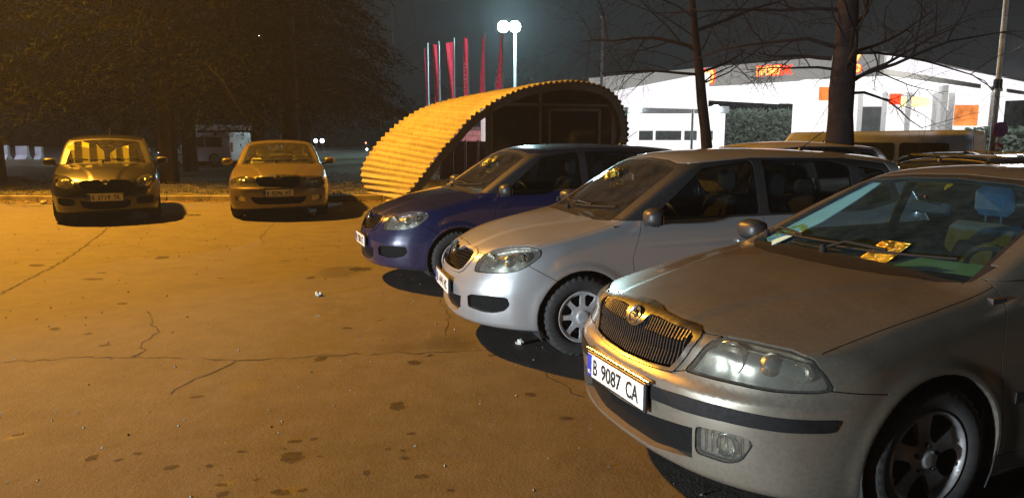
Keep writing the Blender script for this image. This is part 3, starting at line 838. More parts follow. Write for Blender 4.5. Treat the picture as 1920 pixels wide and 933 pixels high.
    # --- wipers
    for (y0, y1) in C['wipers']:
        m = MB()
        def on(y, x):
            # surface height at (x, y)
            zs = np.linspace(.9, 1.3, 400); f = S.f(np.full(400, x), np.full(400, y), zs); i = int(np.argmax(f > 0)); return zs[i]
        n_ = 10; xs = lambda y: S.ws[0][0] - .02 - .30*y*y
        pts = [(xs(y)-.035*t, y, on(y, xs(y)-.035*t)+.012) for t, y in ((k/n_, y0+(y1-y0)*k/n_) for k in range(n_+1))]
        m.tube(pts, .007, 6); a = Vector(pts[0]) + Vector((.06, .0, -.01)); m.tube([a, Vector(pts[0]).lerp(Vector(pts[5]), .3)+Vector((.02, 0, .03)), Vector(pts[5])+Vector((0, 0, .012))], .008, 6)
        m.lathe([(0, .02), (.016, .018), (.02, -.02)], 12, 'z', tuple(a)); m.build('wiper', M['strip_black'], root)
    if C.get('antenna'):
        m = MB(); ax = C['antenna']; z = float(S.roof(ax)); m.lathe([(0, .025), (.018, .018), (.03, -.01)], 10, 'z', (ax, 0, z)); m.tube([(ax, 0, z+.015), (ax-.22, 0, z+.16)], .004, 6); m.build('antenna', M['black_plastic'], root)
    for (x1, x2) in C.get('rails', []):
        for sd in (1, -1):
            m = MB(); pts = []
            for k in range(13):
                x = x1+(x2-x1)*k/12; e = min(k, 12-k); pts.append((x, sd*(float(S.wide(x))-.17), float(S.roof(x))-.03+min(.055, .03*e)))
            m.tube(pts, .013, 8); m.build('roof_rail', C.get('rail_mat', M['black_plastic']), root)
    emblem_part(root, C['emblem'][:3], C['emblem'][3], C['emblem'][4])
    return root, S, W

def S_side(S, x, z):
    ys = np.linspace(.3, 1.0, 701); f = S.f(np.full(701, x), ys, np.full(701, z)); return float(ys[int(np.argmax(f > 0))])
def S_front(S, y, z):
    xs = np.linspace(.0, 1.1, 1101); f = S.f(xs, np.full(1101, y), np.full(1101, z))[::-1]; return float(xs[::-1][int(np.argmax(f < 0))])

def pose(o, x, y, h): o.location = (x, y, 0); o.rotation_euler = (0, 0, math.atan2(-math.cos(h), -math.sin(h)))
# ---------------------------------------------------------------- outlines of the three kinds of car (front: |y|, z; side: x, z)
def ribs(y1, step, zlo, zhi, back, wd, mat):
    def f(S, parent):
        y = -y1; k = 0
        while y <= y1 + 1e-6:
            if abs(y) > .002 or True:
                a, b = zlo(abs(y)), zhi(abs(y)); m = MB(); zz = np.linspace(a, b, 4); xs = [S_front(S, y, z) - back for z in zz]
                for i in range(3): m.obox((xs[i], y, zz[i]), (xs[i+1], y, zz[i+1]), wd, .022, (1, 0, 0))
                m.build('slat', mat, parent, smooth=False)
            y += step
    return f
def bars(zs, ylim, back, th, mat):
    def f(S, parent):
        for z in zs:
            m = MB(); yl = ylim(z); ys = np.linspace(-yl, yl, 13); pts = [(S_front(S, y, z) - back, y, z) for y in ys]
            for a, b in zip(pts[:-1], pts[1:]): m.obox(a, b, .02, th)
            m.build('slat', mat, parent, smooth=False)
    return f
def near(vals):
    c = curve(vals); return lambda q: float(c(q))

PAINT_OCT = car_paint('silver_beige_paint', (.25, .225, .18), metal=.8, rough=.29, coat=.9, coatr=.04, amount=.26)
M['ws_blue'] = glass_sheet('cool_lit_windscreen', (.45, .68, .84), haze=.05, hazecol=(.16, .30, .40))  # blue tint and film put the cool cabin light into the glass
OCT = dict(paint=PAINT_OCT, ws_mat=M['ws_blue'],
    headlight=[rounded([(.396, .640), (.44, .717), (.477, .791), (.572, .789), (.699, .779), (.774, .760), (.812, .709), (.835, .652), (.808, .645), (.727, .638), (.596, .641), (.485, .640)], .014, 3)],
    grille=[(0, .598), (.207, .606), (.331, .616), (.345, .622), (.371, .67), (.410, .748), (.413, .775), (.403, .790), (.366, .803), (.277, .812), (.147, .820), (.09, .829), (0, .833)],
    grille_in=[(0, .609), (.18, .617), (.320, .629), (.348, .676), (.386, .752), (.386, .770), (.356, .787), (.156, .800), (.092, .798), (.066, .756), (.03, .737), (0, .734)],
    windscreen=[(0, 1.003), (.3, .998), (.5, .985), (.675, .966), (.565, 1.296), (.52, 1.318), (.3, 1.343), (0, 1.354)],
    rearglass=[(0, 1.08), (.58, 1.07), (.50, 1.30), (0, 1.34)],
    sideglass=[rounded(p, .03, 3) for p in ([(-.62, 1.0), (-1.22, 1.305), (-1.50, 1.34), (-1.50, 1.005)], [(-1.56, 1.005), (-1.56, 1.345), (-2.2, 1.34), (-2.46, 1.29), (-2.42, 1.02)], [(-2.51, 1.03), (-2.54, 1.27), (-2.75, 1.21), (-2.72, 1.06)])],
    pillar_strip=[(-.56, 1.0), (-1.19, 1.325), (-1.5, 1.365), (-2.3, 1.365), (-2.6, 1.31), (-2.9, 1.18), (-2.8, 1.02), (-1.5, .985)],
    cowl=[(-.06, 0), (-.08, .25), (-.15, .43), (-.26, .58), (-.36, .69), (-.50, .70), (-.44, .5), (-.37, .3), (-.35, 0)],  # black cowl, outline drawn wide to take in its shadow
    intakes=[('intake', [(0, .258), (.238, .260), (.478, .298), (.485, .430), (.206, .404), (0, .398)]),
             ('fog', rounded([(.497, .330), (.501, .438), (.598, .447), (.680, .446), (.697, .425), (.664, .351), (.620, .328)], .02, 4))],
    strips=[('strip', rounded([(.20, .484), (.44, .488), (.61, .496), (.769, .494), (.850, .497), (.857, .546), (.749, .547), (.606, .553), (.435, .551), (.20, .536)], .008, 3)),
            ('sidestrip', [(-.42, .50), (-.42, .545), (-1.46, .545), (-1.46, .50)])],
    seams=[([(.403, .792), (.48, .793)], 'front', 'front'), ([(.34, .620), (.40, .640)], 'front', 'front'), ([(.505, .652), (.27, .625)], 'xz', 'side'), ([(.50, .775), (0, .785), (-.42, .762)], 'xy', 'top')],
    doors=[[(-.37, .27), (-1.47, .27), (-1.49, .985), (-.40, .985), (-.325, .70)], [(-1.495, .27), (-2.12, .27), (-2.22, .42), (-2.40, .62), (-2.44, .985), (-1.50, .985)]],
    handles=[(-1.32, .83), (-2.28, .84)], bumper=[(.2, .1), (1.2, .1), (1.2, .638), (.52, .648), (.27, .621), (.2, .6)],
    lamp_back=M['reflector'], bowls=[(.715, .520, .712, .066, 'bowl'), (.650, .655, .708, .052, 'projector'), (.560, .745, .700, .036, 'bowl')], bowl_yaw=.35, bulb=M['lens'],
    grille_mat=M['dull_chrome'], grille_out=.006, slats=ribs(.352, .0185, near([(0, .614), (.2, .624), (.32, .640), (.36, .72)]), near([(0, .738), (.05, .748), (.09, .792), (.30, .790), (.36, .78)]), .014, .0065, M['black_plastic']),
    inparts={'strip': ('bumper_strip', M['strip_black'], .006, .014, None), 'sidestrip': ('door_strip', M['black_plastic'], .006, .012, None),
             'intake': ('lower_grille', M['grille_black'], -.035, None, None), 'fog': ('fog_lamp', M['lens'], -.004, None, ('reflector', -.03, M['reflector']))},
    paired=('fog', 'sidestrip'), wheel='alloy', track=.768, mirror=(-.56, .955, .985), mirror_mat=M['black_plastic'], light_seat=True, wipers=[(-.05, .55), (-.60, -.02)], antenna=-2.7,
    emblem=(.842, 0, .782, .044, -.42), seat_mat=M['fabric'])

PAINT_SIL = car_paint('silver_paint', (.40, .41, .42), metal=.7, rough=.30, coat=.95, coatr=.03, amount=.18)
FAB = dict(paint=PAINT_SIL, ws_mat=M['ws_dusty'], side_mat=M['dark_car_glass'],
    headlight=[rounded([(.468, .602), (.462, .715), (.493, .757), (.572, .789), (.672, .80), (.745, .785), (.769, .734), (.752, .674), (.722, .634), (.676, .618), (.586, .607)], .02, 3)],
    grille=[(0, .562), (.15, .562), (.30, .566), (.352, .590), (.388, .645), (.402, .680), (.385, .720), (.32, .736), (.10, .745), (0, .748)],
    grille_in=[(0, .577), (.15, .577), (.29, .582), (.335, .602), (.368, .655), (.378, .683), (.355, .710), (.30, .722), (.09, .730), (.05, .70), (0, .69)],
    windscreen=[(0, .998), (.3, .990), (.5, .972), (.635, .957), (.535, 1.315), (.49, 1.338), (.3, 1.362), (0, 1.372)],
    rearglass=[(0, 1.03), (.58, 1.02), (.50, 1.36), (0, 1.38)],
    sideglass=[rounded(p, .03, 3) for p in ([(-.55, .99), (-.98, 1.325), (-1.42, 1.385), (-1.42, .985)], [(-1.50, .985), (-1.50, 1.385), (-2.12, 1.38), (-2.28, 1.33), (-2.27, 1.0)], [(-2.38, 1.02), (-2.36, 1.33), (-2.62, 1.29), (-2.66, 1.06)])],
    pillar_strip=[(-.26, .962), (-.80, 1.352), (-1.45, 1.40), (-2.3, 1.39), (-2.66, 1.345), (-2.75, 1.05), (-2.4, .985), (-1.4, .97)],
    cowl=[(-.095, 0), (-.115, .3), (-.19, .52), (-.26, .64), (-.42, .66), (-.36, .5), (-.29, .3), (-.27, 0)],
    intakes=[('intake', [(0, .258), (.20, .264), (.299, .283), (.355, .320), (.375, .405), (.23, .398), (0, .392)]),
             ('side', rounded([(.452, .340), (.452, .419), (.486, .437), (.624, .449), (.712, .446), (.722, .395), (.698, .348), (.65, .327), (.583, .323)], .014, 3))],
    seams=[([(.385, .722), (.468, .722)], 'yz', 'front'), ([(.395, .676), (.195, .564)], 'xz', 'side'), ([(.32, .715), (0, .735), (-.36, .715)], 'xy', 'top')],
    doors=[[(-.42, .26), (-1.42, .26), (-1.44, .975), (-.46, .975), (-.37, .70)], [(-1.445, .26), (-1.98, .26), (-2.10, .42), (-2.27, .62), (-2.33, .975), (-1.45, .975)]],
    handles=[(-1.28, .80), (-2.18, .82)], bumper=[(.12, .1), (1.1, .1), (1.1, .72), (.60, .735), (.39, .676), (.197, .565)],
    lamp_back=M['reflector'], bowls=[(.600, .535, .680, .052, 'bowl'), (.510, .635, .690, .050, 'projector'), (.420, .705, .722, .032, 'bowl')], bowl_yaw=.55, bulb=M['lens'],
    grille_mat=PAINT_SIL, grille_out=.006, slats=bars([.60, .62, .64, .66, .68, .70], near([(.59, .28), (.62, .31), (.66, .335), (.70, .325)]), .034, .004, M['grille_black']),
    inparts={'intake': ('lower_grille', M['grille_black'], -.035, None, None), 'side': ('side_intake', M['grille_black'], -.03, None, None)},
    paired=('side',), wheel='cap', track=.716, mirror=(-.50, .895, 1.0), mirror_mat=M['black_plastic'], wipers=[(-.05, .52), (-.56, -.02)], antenna=-2.3,
    emblem=(.765, 0, .700, .044, -.55), seat_mat=M['fabric'])
for c_ in (OCT, FAB): c_['seams'] = [(l, 'yz' if p == 'front' else p, w) for l, p, w in c_['seams']]

PAINT_GOLD = car_paint('beige_gold_paint', (.20, .165, .10), metal=.6, rough=.30, coat=.8, coatr=.05, amount=.12)
OCT2 = dict(OCT); OCT2.update(paint=PAINT_GOLD, ws_mat=M['glass'],
    headlight=[rounded([(.405, .618), (.395, .70), (.415, .775), (.52, .790), (.66, .785), (.76, .765), (.815, .715), (.825, .655), (.77, .632), (.62, .612)], .018, 3)],
    grille=[(0, .585), (.2, .59), (.32, .60), (.372, .65), (.400, .72), (.402, .785), (.366, .803), (.147, .820), (0, .828)],
    grille_in=[(0, .60), (.2, .605), (.305, .615), (.350, .66), (.375, .72), (.378, .770), (.35, .782), (.09, .788), (.06, .755), (0, .74)],
    intakes=[('intake', rounded([(-.001, .30), (.36, .305), (.44, .35), (.49, .43), (.47, .438), (-.001, .425)], .008, 3)),
             ('fog', rounded([(.585, .345), (.575, .43), (.66, .45), (.755, .44), (.74, .36), (.66, .34)], .03, 4))],
    strips=[], grille_mat=M['dull_chrome'],
    inparts={k: OCT['inparts'][k] for k in ('intake', 'fog')}, paired=('fog',), wheel='alloy', seat_mat=M['fabric_light'], mirror_mat=None, light_seat=False, mirror=(-.62, .965, 1.02))
# ================================================================ lamps
def lamp_light(name, loc, col, power, size=.25, parent=None, cone=None, aim=None):
    d = bpy.data.lights.new(name, 'SPOT' if cone else 'POINT')
    if cone: d.spot_size = R(cone); d.spot_blend = .45
    d.energy = power; d.color = col; d.shadow_soft_size = size
    o = bpy.data.objects.new(name, d); COL.objects.link(o); o.location = loc
    if parent: o.parent = parent
    if aim: o.rotation_euler = Vector(aim).to_track_quat('-Z', 'Y').to_euler()
    return o
M['pole'] = plain('galvanised_pole', (.35, .36, .36), .45, .6, scale=12)
M['sodium'] = emit('sodium_glow', (1.0, .52, .10), 30)
M['lampwhite'] = emit('white_lamp_glow', (.80, .97, 1.0), 60)
def street_lamp(x, y, h, ang, glow, col, power, label, arm=1.4, size=.2, cone=None, aim=None):
    t = empty('street_lamp', (x, y, 0), ang); tag(t, label, 'street lamp')
    m = MB(); m.lathe([(0, 0), (.16, 0), (.16, .05), (.10, .10), (.09, min(1.2, h*.4)), (.06, h-.3), (.0, h-.28)], 16); m.build('pole', M['pole'], t)
    m = MB(); m.tube([(0, 0, h-.4), (.1, 0, h-.05), (.4, 0, h+.1), (arm, 0, h+.15)], .035, 8); m.build('arm', M['pole'], t)
    m = MB(); m.box((arm-.05, -.14, h+.10), (arm+.6, .14, h+.26), b=.05); hd = m.build('lamp_head', M['pole'], t)
    m = MB(); m.box((arm+.08, -.10, h+.075), (arm+.52, .10, h+.098), b=.01); m.build('lamp_glass', glow, hd)
    lamp_light('lamp_light', (arm+.3, 0, h-.12), col, power, size, t, cone, aim)
    return t
SODIUM = (1.0, .43, .035)
street_lamp(-13.6, 15.4, 10.6, R(-12), M['sodium'], SODIUM, 29500, 'tall street lamp with a single orange sodium head at the left of the car park', cone=128, aim=(.34, -.36, -.85))
street_lamp(-14.5, -4.6, 1.15, R(17), M['lampwhite'], (.82, .92, 1.0), 20000, 'unseen low cool white floodlight off to the left, set to light the car fronts', size=.35, cone=42, aim=(.97, .24, .025))  # lamp out of view, kept low and narrow to reach only car fronts

street_lamp(21.5, 7.5, 6.5, R(180), M['lampwhite'], (.92, .96, 1.0), 500, 'unseen white lamp added beyond the right edge of the car park to light the vans', size=.3)  # unseen lamp added to brighten the sides of the vans

# twin floodlight mast that the photograph shows alight
def twin_mast():
    Y = 52.0; base = PT(966, 160, Y); top = PT(957, 50, Y).z; x = base.x
    t = empty('floodlight_mast', (x, Y, 0)); tag(t, 'tall slim mast with two round dazzling white lamps above the corrugated shelter', 'lamp post')
    m = MB(); m.lathe([(0, 0), (.14, 0), (.12, 3), (.09, top-.1), (0, top)], 12); m.build('pole', M['lit_pole'], t)
    m = MB(); m.tube([(-.95, 0, top), (.12, 0, top)], .05, 8); m.build('crossbar', M['lit_pole'], t)
    for dx in (-.80, -.02):
        m = MB(); m.lathe([(0, -.12), (.30, -.10), (.38, 0), (.40, .12), (.2, .25), (0, .28)], 20, 'y', (dx, .05, top)); hd = m.build('lamp_head', M['pole'], t)
        m = MB(); m.lathe([(0, -.34), (.18, -.31), (.30, -.22), (.37, -.10), (.385, .04)], 24, 'y', (dx, .05, top)); m.build('lamp_glass', M['floodglow'], hd)
    lamp_light('floodlight', (-.4, -.6, top), (.56, .93, 1.0), 10000, .5, t)
M['lit_pole'] = plain('white_painted_pole', (.42, .44, .44), .5, scale=3)
M['floodglow'] = emit('floodlight_glow', (.78, .98, 1.0), 40)
twin_mast()


# ================================================================ ground
def spots():
    S = []
    k = 1/1.7455
    for x, y, a, b, d in [(965,745,20,8,.9),(955,797,46,16,.6),(1028,737,13,5,.8),(685,826,13,6,.8),(388,806,12,6,.7),(725,887,18,7,.7),(728,918,22,9,.8),(918,912,28,12,.8),(990,905,15,7,.8),
        (1200,848,15,8,.9),(1325,800,15,6,.8),(1318,775,11,4,.6),(1270,770,9,4,.6),(1115,190,75,20,.6),(1085,185,40,12,.5),(1180,182,30,8,.45),(1470,425,85,26,.55),(1320,440,60,17,.5),(1355,488,22,8,.5),(1408,463,9,4,.9),(530,145,26,4,.6),
        (1050,475,24,8,.6),(1017,210,14,4,.6),(800,565,70,20,.25),(180,378,18,5,.3),(300,800,22,10,.35),(120,170,30,4,.3),(480,75,60,5,.4),(305,215,30,4,.3),(755,835,7,3,.6),(840,870,9,4,.5),(720,856,9,3,.6),
        (1300,630,30,12,.2),(1855,670,20,6,.5),(1380,860,20,9,.4),(560,830,25,8,.3),(450,785,14,6,.4),(1345,720,14,5,.5),(1475,905,12,5,.5),(400,295,16,4,.4),(1050,420,110,26,.25), (645,600,20,5,.3),(55,725,14,5,.5)]:
        c = G(x*k, 400+y*k); e = G((x+a)*k, 400+y*k); f = G(x*k, 400+(y-b)*k)
        S.append((c.x, c.y, abs(e.x-c.x), abs(f.y-c.y), d))
    return S
def ground():
    xs = np.concatenate([[-400, -150, -60, -30, -18], np.arange(-12, 4.01, .06), [6, 9, 14, 22, 40, 90, 200, 400]])
    ys = np.concatenate([[-200, -60, -20, -8, -2, 1], np.arange(2.2, 13.0, .06), [14, 15.5, 17.30, 22, 30, 45, 70, 120, 300, 900]])
    X, Y = np.meshgrid(xs, ys, indexing='ij'); st = np.zeros(X.shape); rng = np.random.RandomState(3)
    wob = .25*np.sin(X*31+1.3*np.sin(Y*23)) + .25*np.sin(Y*37+1.7*np.sin(X*29))
    for cx, cy, a, b, d in spots():
        r = np.hypot((X-cx)/a, (Y-cy)/b) + wob*.35
        st = np.maximum(st, d*np.clip((1.12-r)/.35, 0, 1))
    n, m = len(xs), len(ys)
    V = [(x, y, 0.0) for x in xs for y in ys]; F = [[i*m+j, (i+1)*m+j, (i+1)*m+j+1, i*m+j+1] for i in range(n-1) for j in range(m-1)]
    t = NT('worn_asphalt'); co = t.coord(); at = t.n('Attribute', _attribute_name='stain')
    n1 = t.noise(co, .55, 6, .6); n2 = t.noise(co, 4, 8, .65); n3 = t.noise(co, 90, 4, .7); n5 = t.noise(co, 1.7, 5, .7, .6)
    vo = t.n('TexVoronoi', Scale=70.0); t.t.links.new(co, vo.inputs['Vector'])
    base = t.ramp(n1, [(.25, (.062, .056, .047)), (.5, (.088, .079, .066)), (.75, (.115, .104, .088))])
    base = t.mix(.55, base, t.ramp(n2, [(.3, (.050, .045, .037)), (.7, (.14, .125, .105))]))
    base = t.mix(t.math('MULTIPLY', t.ramp(n5, [(.50, (0, 0, 0)), (.66, (1, 1, 1))]), .62), base, (.045, .038, .030, 1))
    base = t.mix(.35, base, t.ramp(n3, [(.3, (.040, .037, .032)), (.72, (.155, .142, .122))]))
    peb = t.ramp(vo.outputs['Color'], [(.86, (0, 0, 0)), (.95, (1, 1, 1))])
    base = t.mix(t.math('MULTIPLY', peb, .25), base, (.19, .175, .15, 1))
    base = t.mix(at.outputs['Fac'], base, (.020, .015, .010, 1))
    h = t.math('ADD', t.math('MULTIPLY', n3, .5), t.math('MULTIPLY', vo.outputs['Distance'], .5))
    nb = t.bump(h, .35, .005, t.bump(n2, .25, .03))
    rg = t.math('SUBTRACT', .85, t.math('MULTIPLY', at.outputs['Fac'], .35))
    mat = t.pbr(Base__Color=base, Roughness=rg, Normal=nb)
    g = raw_object('ground', V, F, mat); tag(g, kind='structure')
    a = g.data.attributes.new('stain', 'FLOAT', 'POINT'); a.data.foreach_set('value', st.ravel().astype(np.float32))
ground()
M['crack'] = plain('crack_dirt', (.030, .024, .018), .95)
def cracks():
    k = 1/1.7455; rnd = random.Random(5)
    L = [[(0,485),(250,472),(480,470),(780,480),(900,477),(1090,465),(1300,457),(1550,450),(1640,440)], [(445,468),(465,430),(510,390),(505,350),(480,320)], [(790,482),(700,520),(610,550),(560,590)],
         [(0,265),(90,215),(190,165),(260,120),(340,60),(362,40)], [(1690,466),(1780,520),(1860,570),(1910,600)], [(1440,280),(1465,340),(1460,400)], [(860,100),(855,75),(900,30)]]
    m = MB()
    for li, l in enumerate(L):
        P = [G(x*k, 400+y*k) for x, y in l]; Q = []
        for a, b in zip(P[:-1], P[1:]):
            n = max(2, int((b-a).length/.07))
            for i in range(n):
                p = a.lerp(b, i/n); d = (b-a).normalized(); s = Vector((-d.y, d.x, 0)); Q.append(p + s*rnd.gauss(0, .016))
        Q.append(P[-1]); V = []; wide = .016 if li == 3 else .0065
        for i, p in enumerate(Q):
            d = (Q[min(i+1, len(Q)-1)] - Q[max(i-1, 0)]); s = Vector((-d.y, d.x, 0)).normalized() * wide * rnd.uniform(.25, 1.1)
            V += [(p+s) + Vector((0, 0, .003)), (p-s) + Vector((0, 0, .003))]
        m.add(V, [[2*i, 2*i+1, 2*i+3, 2*i+2] for i in range(len(Q)-1)])
    o = m.build('asphalt_cracks', M['crack'], smooth=False); tag(o, kind='structure')
cracks()
# oil drips and damp spots with their own ragged outlines
def oil_mat():
    t = NT('oil_stain'); co = t.coord(); n = t.noise(co, 30, 4, .6)
    p = t.n('BsdfPrincipled', Base__Color=(.030, .021, .013, 1), Roughness=.92, Specular__IOR__Level=.1); tr = t.n('BsdfTransparent'); mx = t.n('MixShader')
    t.t.links.new(t.ramp(n, [(.25, (.20, .20, .20)), (.7, (.48, .48, .48))]), mx.inputs[0]); t.t.links.new(tr.outputs[0], mx.inputs[1]); t.t.links.new(p.outputs[0], mx.inputs[2]); t.t.links.new(mx.outputs[0], t.out.inputs['Surface']); return t.m
def oil_spots():
    m = MB(); rnd = random.Random(8)
    def blob(cx, cy, a, b, z=.002):
        n = 14; ph = rnd.random()*6; V = [(cx, cy, z)]
        for k in range(n):
            q = 2*math.pi*k/n; r = 1 + .22*math.sin(2*q+ph) + .12*math.sin(5*q+ph*2) + rnd.uniform(-.08, .08); V.append((cx+a*r*math.cos(q), cy+b*r*math.sin(q), z))
        m.add(V, [[0, k+1, (k+1) % n+1] for k in range(n)])
    for cx, cy, a, b, d in spots():
        if a < .13: blob(cx, cy, a, max(b, a*.7))
        for _ in range(2 if d > .5 and a < .13 else 0):
            q = rnd.random()*6.28; r = rnd.uniform(1.4, 3)*a; blob(cx+r*math.cos(q), cy+r*math.sin(q), a*.18, a*.16)
    for _ in range(22): 
        x, y = rnd.uniform(-5, 2), rnd.uniform(2.6, 11); s_ = rnd.uniform(.006, .022)*(1+y*.12); blob(x, y, s_*1.3, s_)
    o = m.build('oil_stains', oil_mat(), smooth=False); tag(o, kind='structure')
oil_spots()
m = MB(); rnd = random.Random(12)
for _ in range(1100):
    x, y = rnd.uniform(-9, 3.5), 2.4 + 14*rnd.random()**1.3; s_ = rnd.uniform(.003, .009)*(1+.05*y); a = rnd.random()*6
    V = [(x+s_*math.cos(a+k*2.09), y+s_*math.sin(a+k*2.09), .001) for k in range(3)] + [(x+rnd.uniform(-.3, .3)*s_, y, s_*1.1)]
    m.add(V, [[0, 1, 3], [1, 2, 3], [2, 0, 3]])
o = m.build('grit', plain('grit', (.22, .20, .17), .9, var=.6, scale=40), smooth=False); tag(o, kind='stuff')
# litter and small stones lying about
M['litter'] = plain('pale_litter', (.55, .52, .46), .7)
for (u, v, s, lab) in [(598, 554, .035, 'crumpled scrap of pale paper alone on the open asphalt'), (975, 645, .035, 'white crumpled scrap on the asphalt by the front wheel of the silver car'), (82, 382, .07, 'pale stone lying below the kerb at far left')]:
    p = G(u, v); rnd = random.Random(u); V = []; F = []
    m = MB(); m.grid(lambda a, b: tuple(Vector((math.sin(math.pi*b)*math.cos(2*math.pi*a), math.sin(math.pi*b)*math.sin(2*math.pi*a), math.cos(math.pi*b)*.6+.5))*s*(.75+.5*rnd.random())), 9, 6, True)
    o = m.build('litter' if 'scrap' in lab else 'stone', M['litter'], smooth=False); o.location = (p.x, p.y, 0); tag(o, lab, 'litter' if 'scrap' in lab else 'stone')

# kerb, verge and grass beyond
M['kerb'] = plain('old_kerb_concrete', (.20, .18, .15), .85, scale=5, bump=.5)
def grass_mat():
    t = NT('night_grass'); co = t.coord(); a = t.noise(co, .7, 6, .6); b = t.noise(co, 14, 6, .7)
    c = t.mix(.5, t.ramp(a, [(.3, (.05, .048, .022)), (.55, (.075, .075, .035)), (.75, (.11, .10, .05))]), t.ramp(b, [(.3, (.03, .03, .014)), (.7, (.13, .12, .06))]))
    return t.pbr(Base__Color=c, Roughness=.95, Normal=t.bump(b, .8, .05))
M['grass'] = grass_mat()
KY = 17.35
kx = -30.0; rnd = random.Random(2); kroot = empty('kerb', (0, KY, 0)); tag(kroot, kind='structure')
proto = None
while kx < 14:
    if proto is None:
        m = MB(); m.box((0.006, -.07, -.1), (.994, .07, .12), b=.012); proto = m.build('kerb_stone', M['kerb'], kroot, smooth=False); o = proto
    else: o = proto.copy(); COL.objects.link(o); o.parent = kroot
    o.location = (kx, rnd.uniform(-.012, .012), rnd.uniform(-.015, .01)); o.rotation_euler = (0, rnd.uniform(-.008, .008), rnd.uniform(-.012, .012)); kx += 1.0
m = MB(); rnd = random.Random(11)
gx = np.concatenate([np.linspace(-120, -32, 8), np.linspace(-30, 16, 60), np.linspace(20, 120, 8)]); gy = np.concatenate([np.linspace(KY+.07, 32, 26), [36, 44]])
def gz(x, y): return .10 + .05*math.sin(x*.9+y*.5) + .04*math.sin(y*1.7-x*.6) + .02*math.sin(5*x+3*y)
V = [(x, y, (.11 if j == 0 else gz(x, y))) for x in gx for j, y in enumerate(gy)]; w = len(gy)
m.add(V, [[i*w+j, (i+1)*w+j, (i+1)*w+j+1, i*w+j+1] for i in range(len(gx)-1) for j in range(w-1)]); g = m.build('grass_verge', M['grass'], smooth=True); tag(g, kind='structure')
# tufts of grass and dead leaves along the kerb
m = MB(); rnd = random.Random(4)
for _ in range(9000):
    x = rnd.uniform(-20, 2); y = KY + (rnd.random()**1.6)*9 - (.25 if rnd.random() < .25 else 0); z = gz(x, y) if y > KY+.1 else 0
    h = rnd.uniform(.03, .10); a = rnd.uniform(0, 6.28); d = Vector((math.cos(a), math.sin(a), 0))*.012; l = Vector((rnd.uniform(-.05, .05), rnd.uniform(-.05, .05), h))
    p = Vector((x, y, z)); m.add([p-d, p+d, p+l], [[0, 1, 2]])
g = m.build('grass', M['grass'], smooth=False); tag(g, kind='stuff')
m = MB()
for _ in range(2600):
    x = rnd.uniform(-20, 3); y = KY - .07 - abs(rnd.gauss(0, .28)); a = rnd.uniform(0, 6.28); s = rnd.uniform(.012, .035)
    c, s_ = math.cos(a)*s, math.sin(a)*s; m.add([(x+c, y+s_, .004+rnd.random()*.02), (x-s_, y+c, .004), (x-c, y-s_, .004+rnd.random()*.02), (x+s_, y-c, .004)], [[0, 1, 2, 3]])
g = m.build('fallen_leaves', plain('dead_leaves', (.14, .09, .04), .9, var=.6, scale=3), smooth=False); tag(g, kind='stuff')

# ================================================================ far left: barrier blocks, parked vans, distant lights
M['barrier'] = plain('pale_concrete', (.45, .46, .46), .8, scale=1.5)
labs = ['pale concrete barrier block beyond the grass at the left edge of the picture', 'middle one of the three pale barrier blocks beyond the grass', 'pale barrier block beyond the grass nearest the dark parked car']
for i, (u0, u1, vt, vb) in enumerate([(-12, 30, 288, 303), (33, 66, 288, 302), (69, 92, 287, 300)]):
    a, b = PT(u0, 300, 39), PT(u1, 300, 39.5); h = (vb-vt)*39/1400*1.35
    o = empty('barrier_block', (a.x, 39, .0)); tag(o, labs[i], 'barrier', 'pale barrier blocks beyond the grass')
    m = MB(); L = b.x-a.x; m.prism([(-.3, 0), (.3, 0), (.25, .18), (.10, .35), (.08, h+.30), (-.08, h+.30), (-.10, .35), (-.25, .18)], 0, L, 'x'); m.build('block', M['barrier'], o)
    m = MB(); m.box((.1, -.33, 0), (.5, -.31, .08)); m.box((L-.5, -.33, 0), (L-.1, -.31, .08)); m.build('foot_slot', M['gap'], o)
lamp_light('verge_lamp_light', (-28, 34, 7), (.74, .74, 1.0), 4500, .3)
street_lamp(-29.7, 34, 7.2, 0, M['lampwhite'], (.8, .86, 1), 10, 'street lamp standing far off beyond the left edge of the grass')

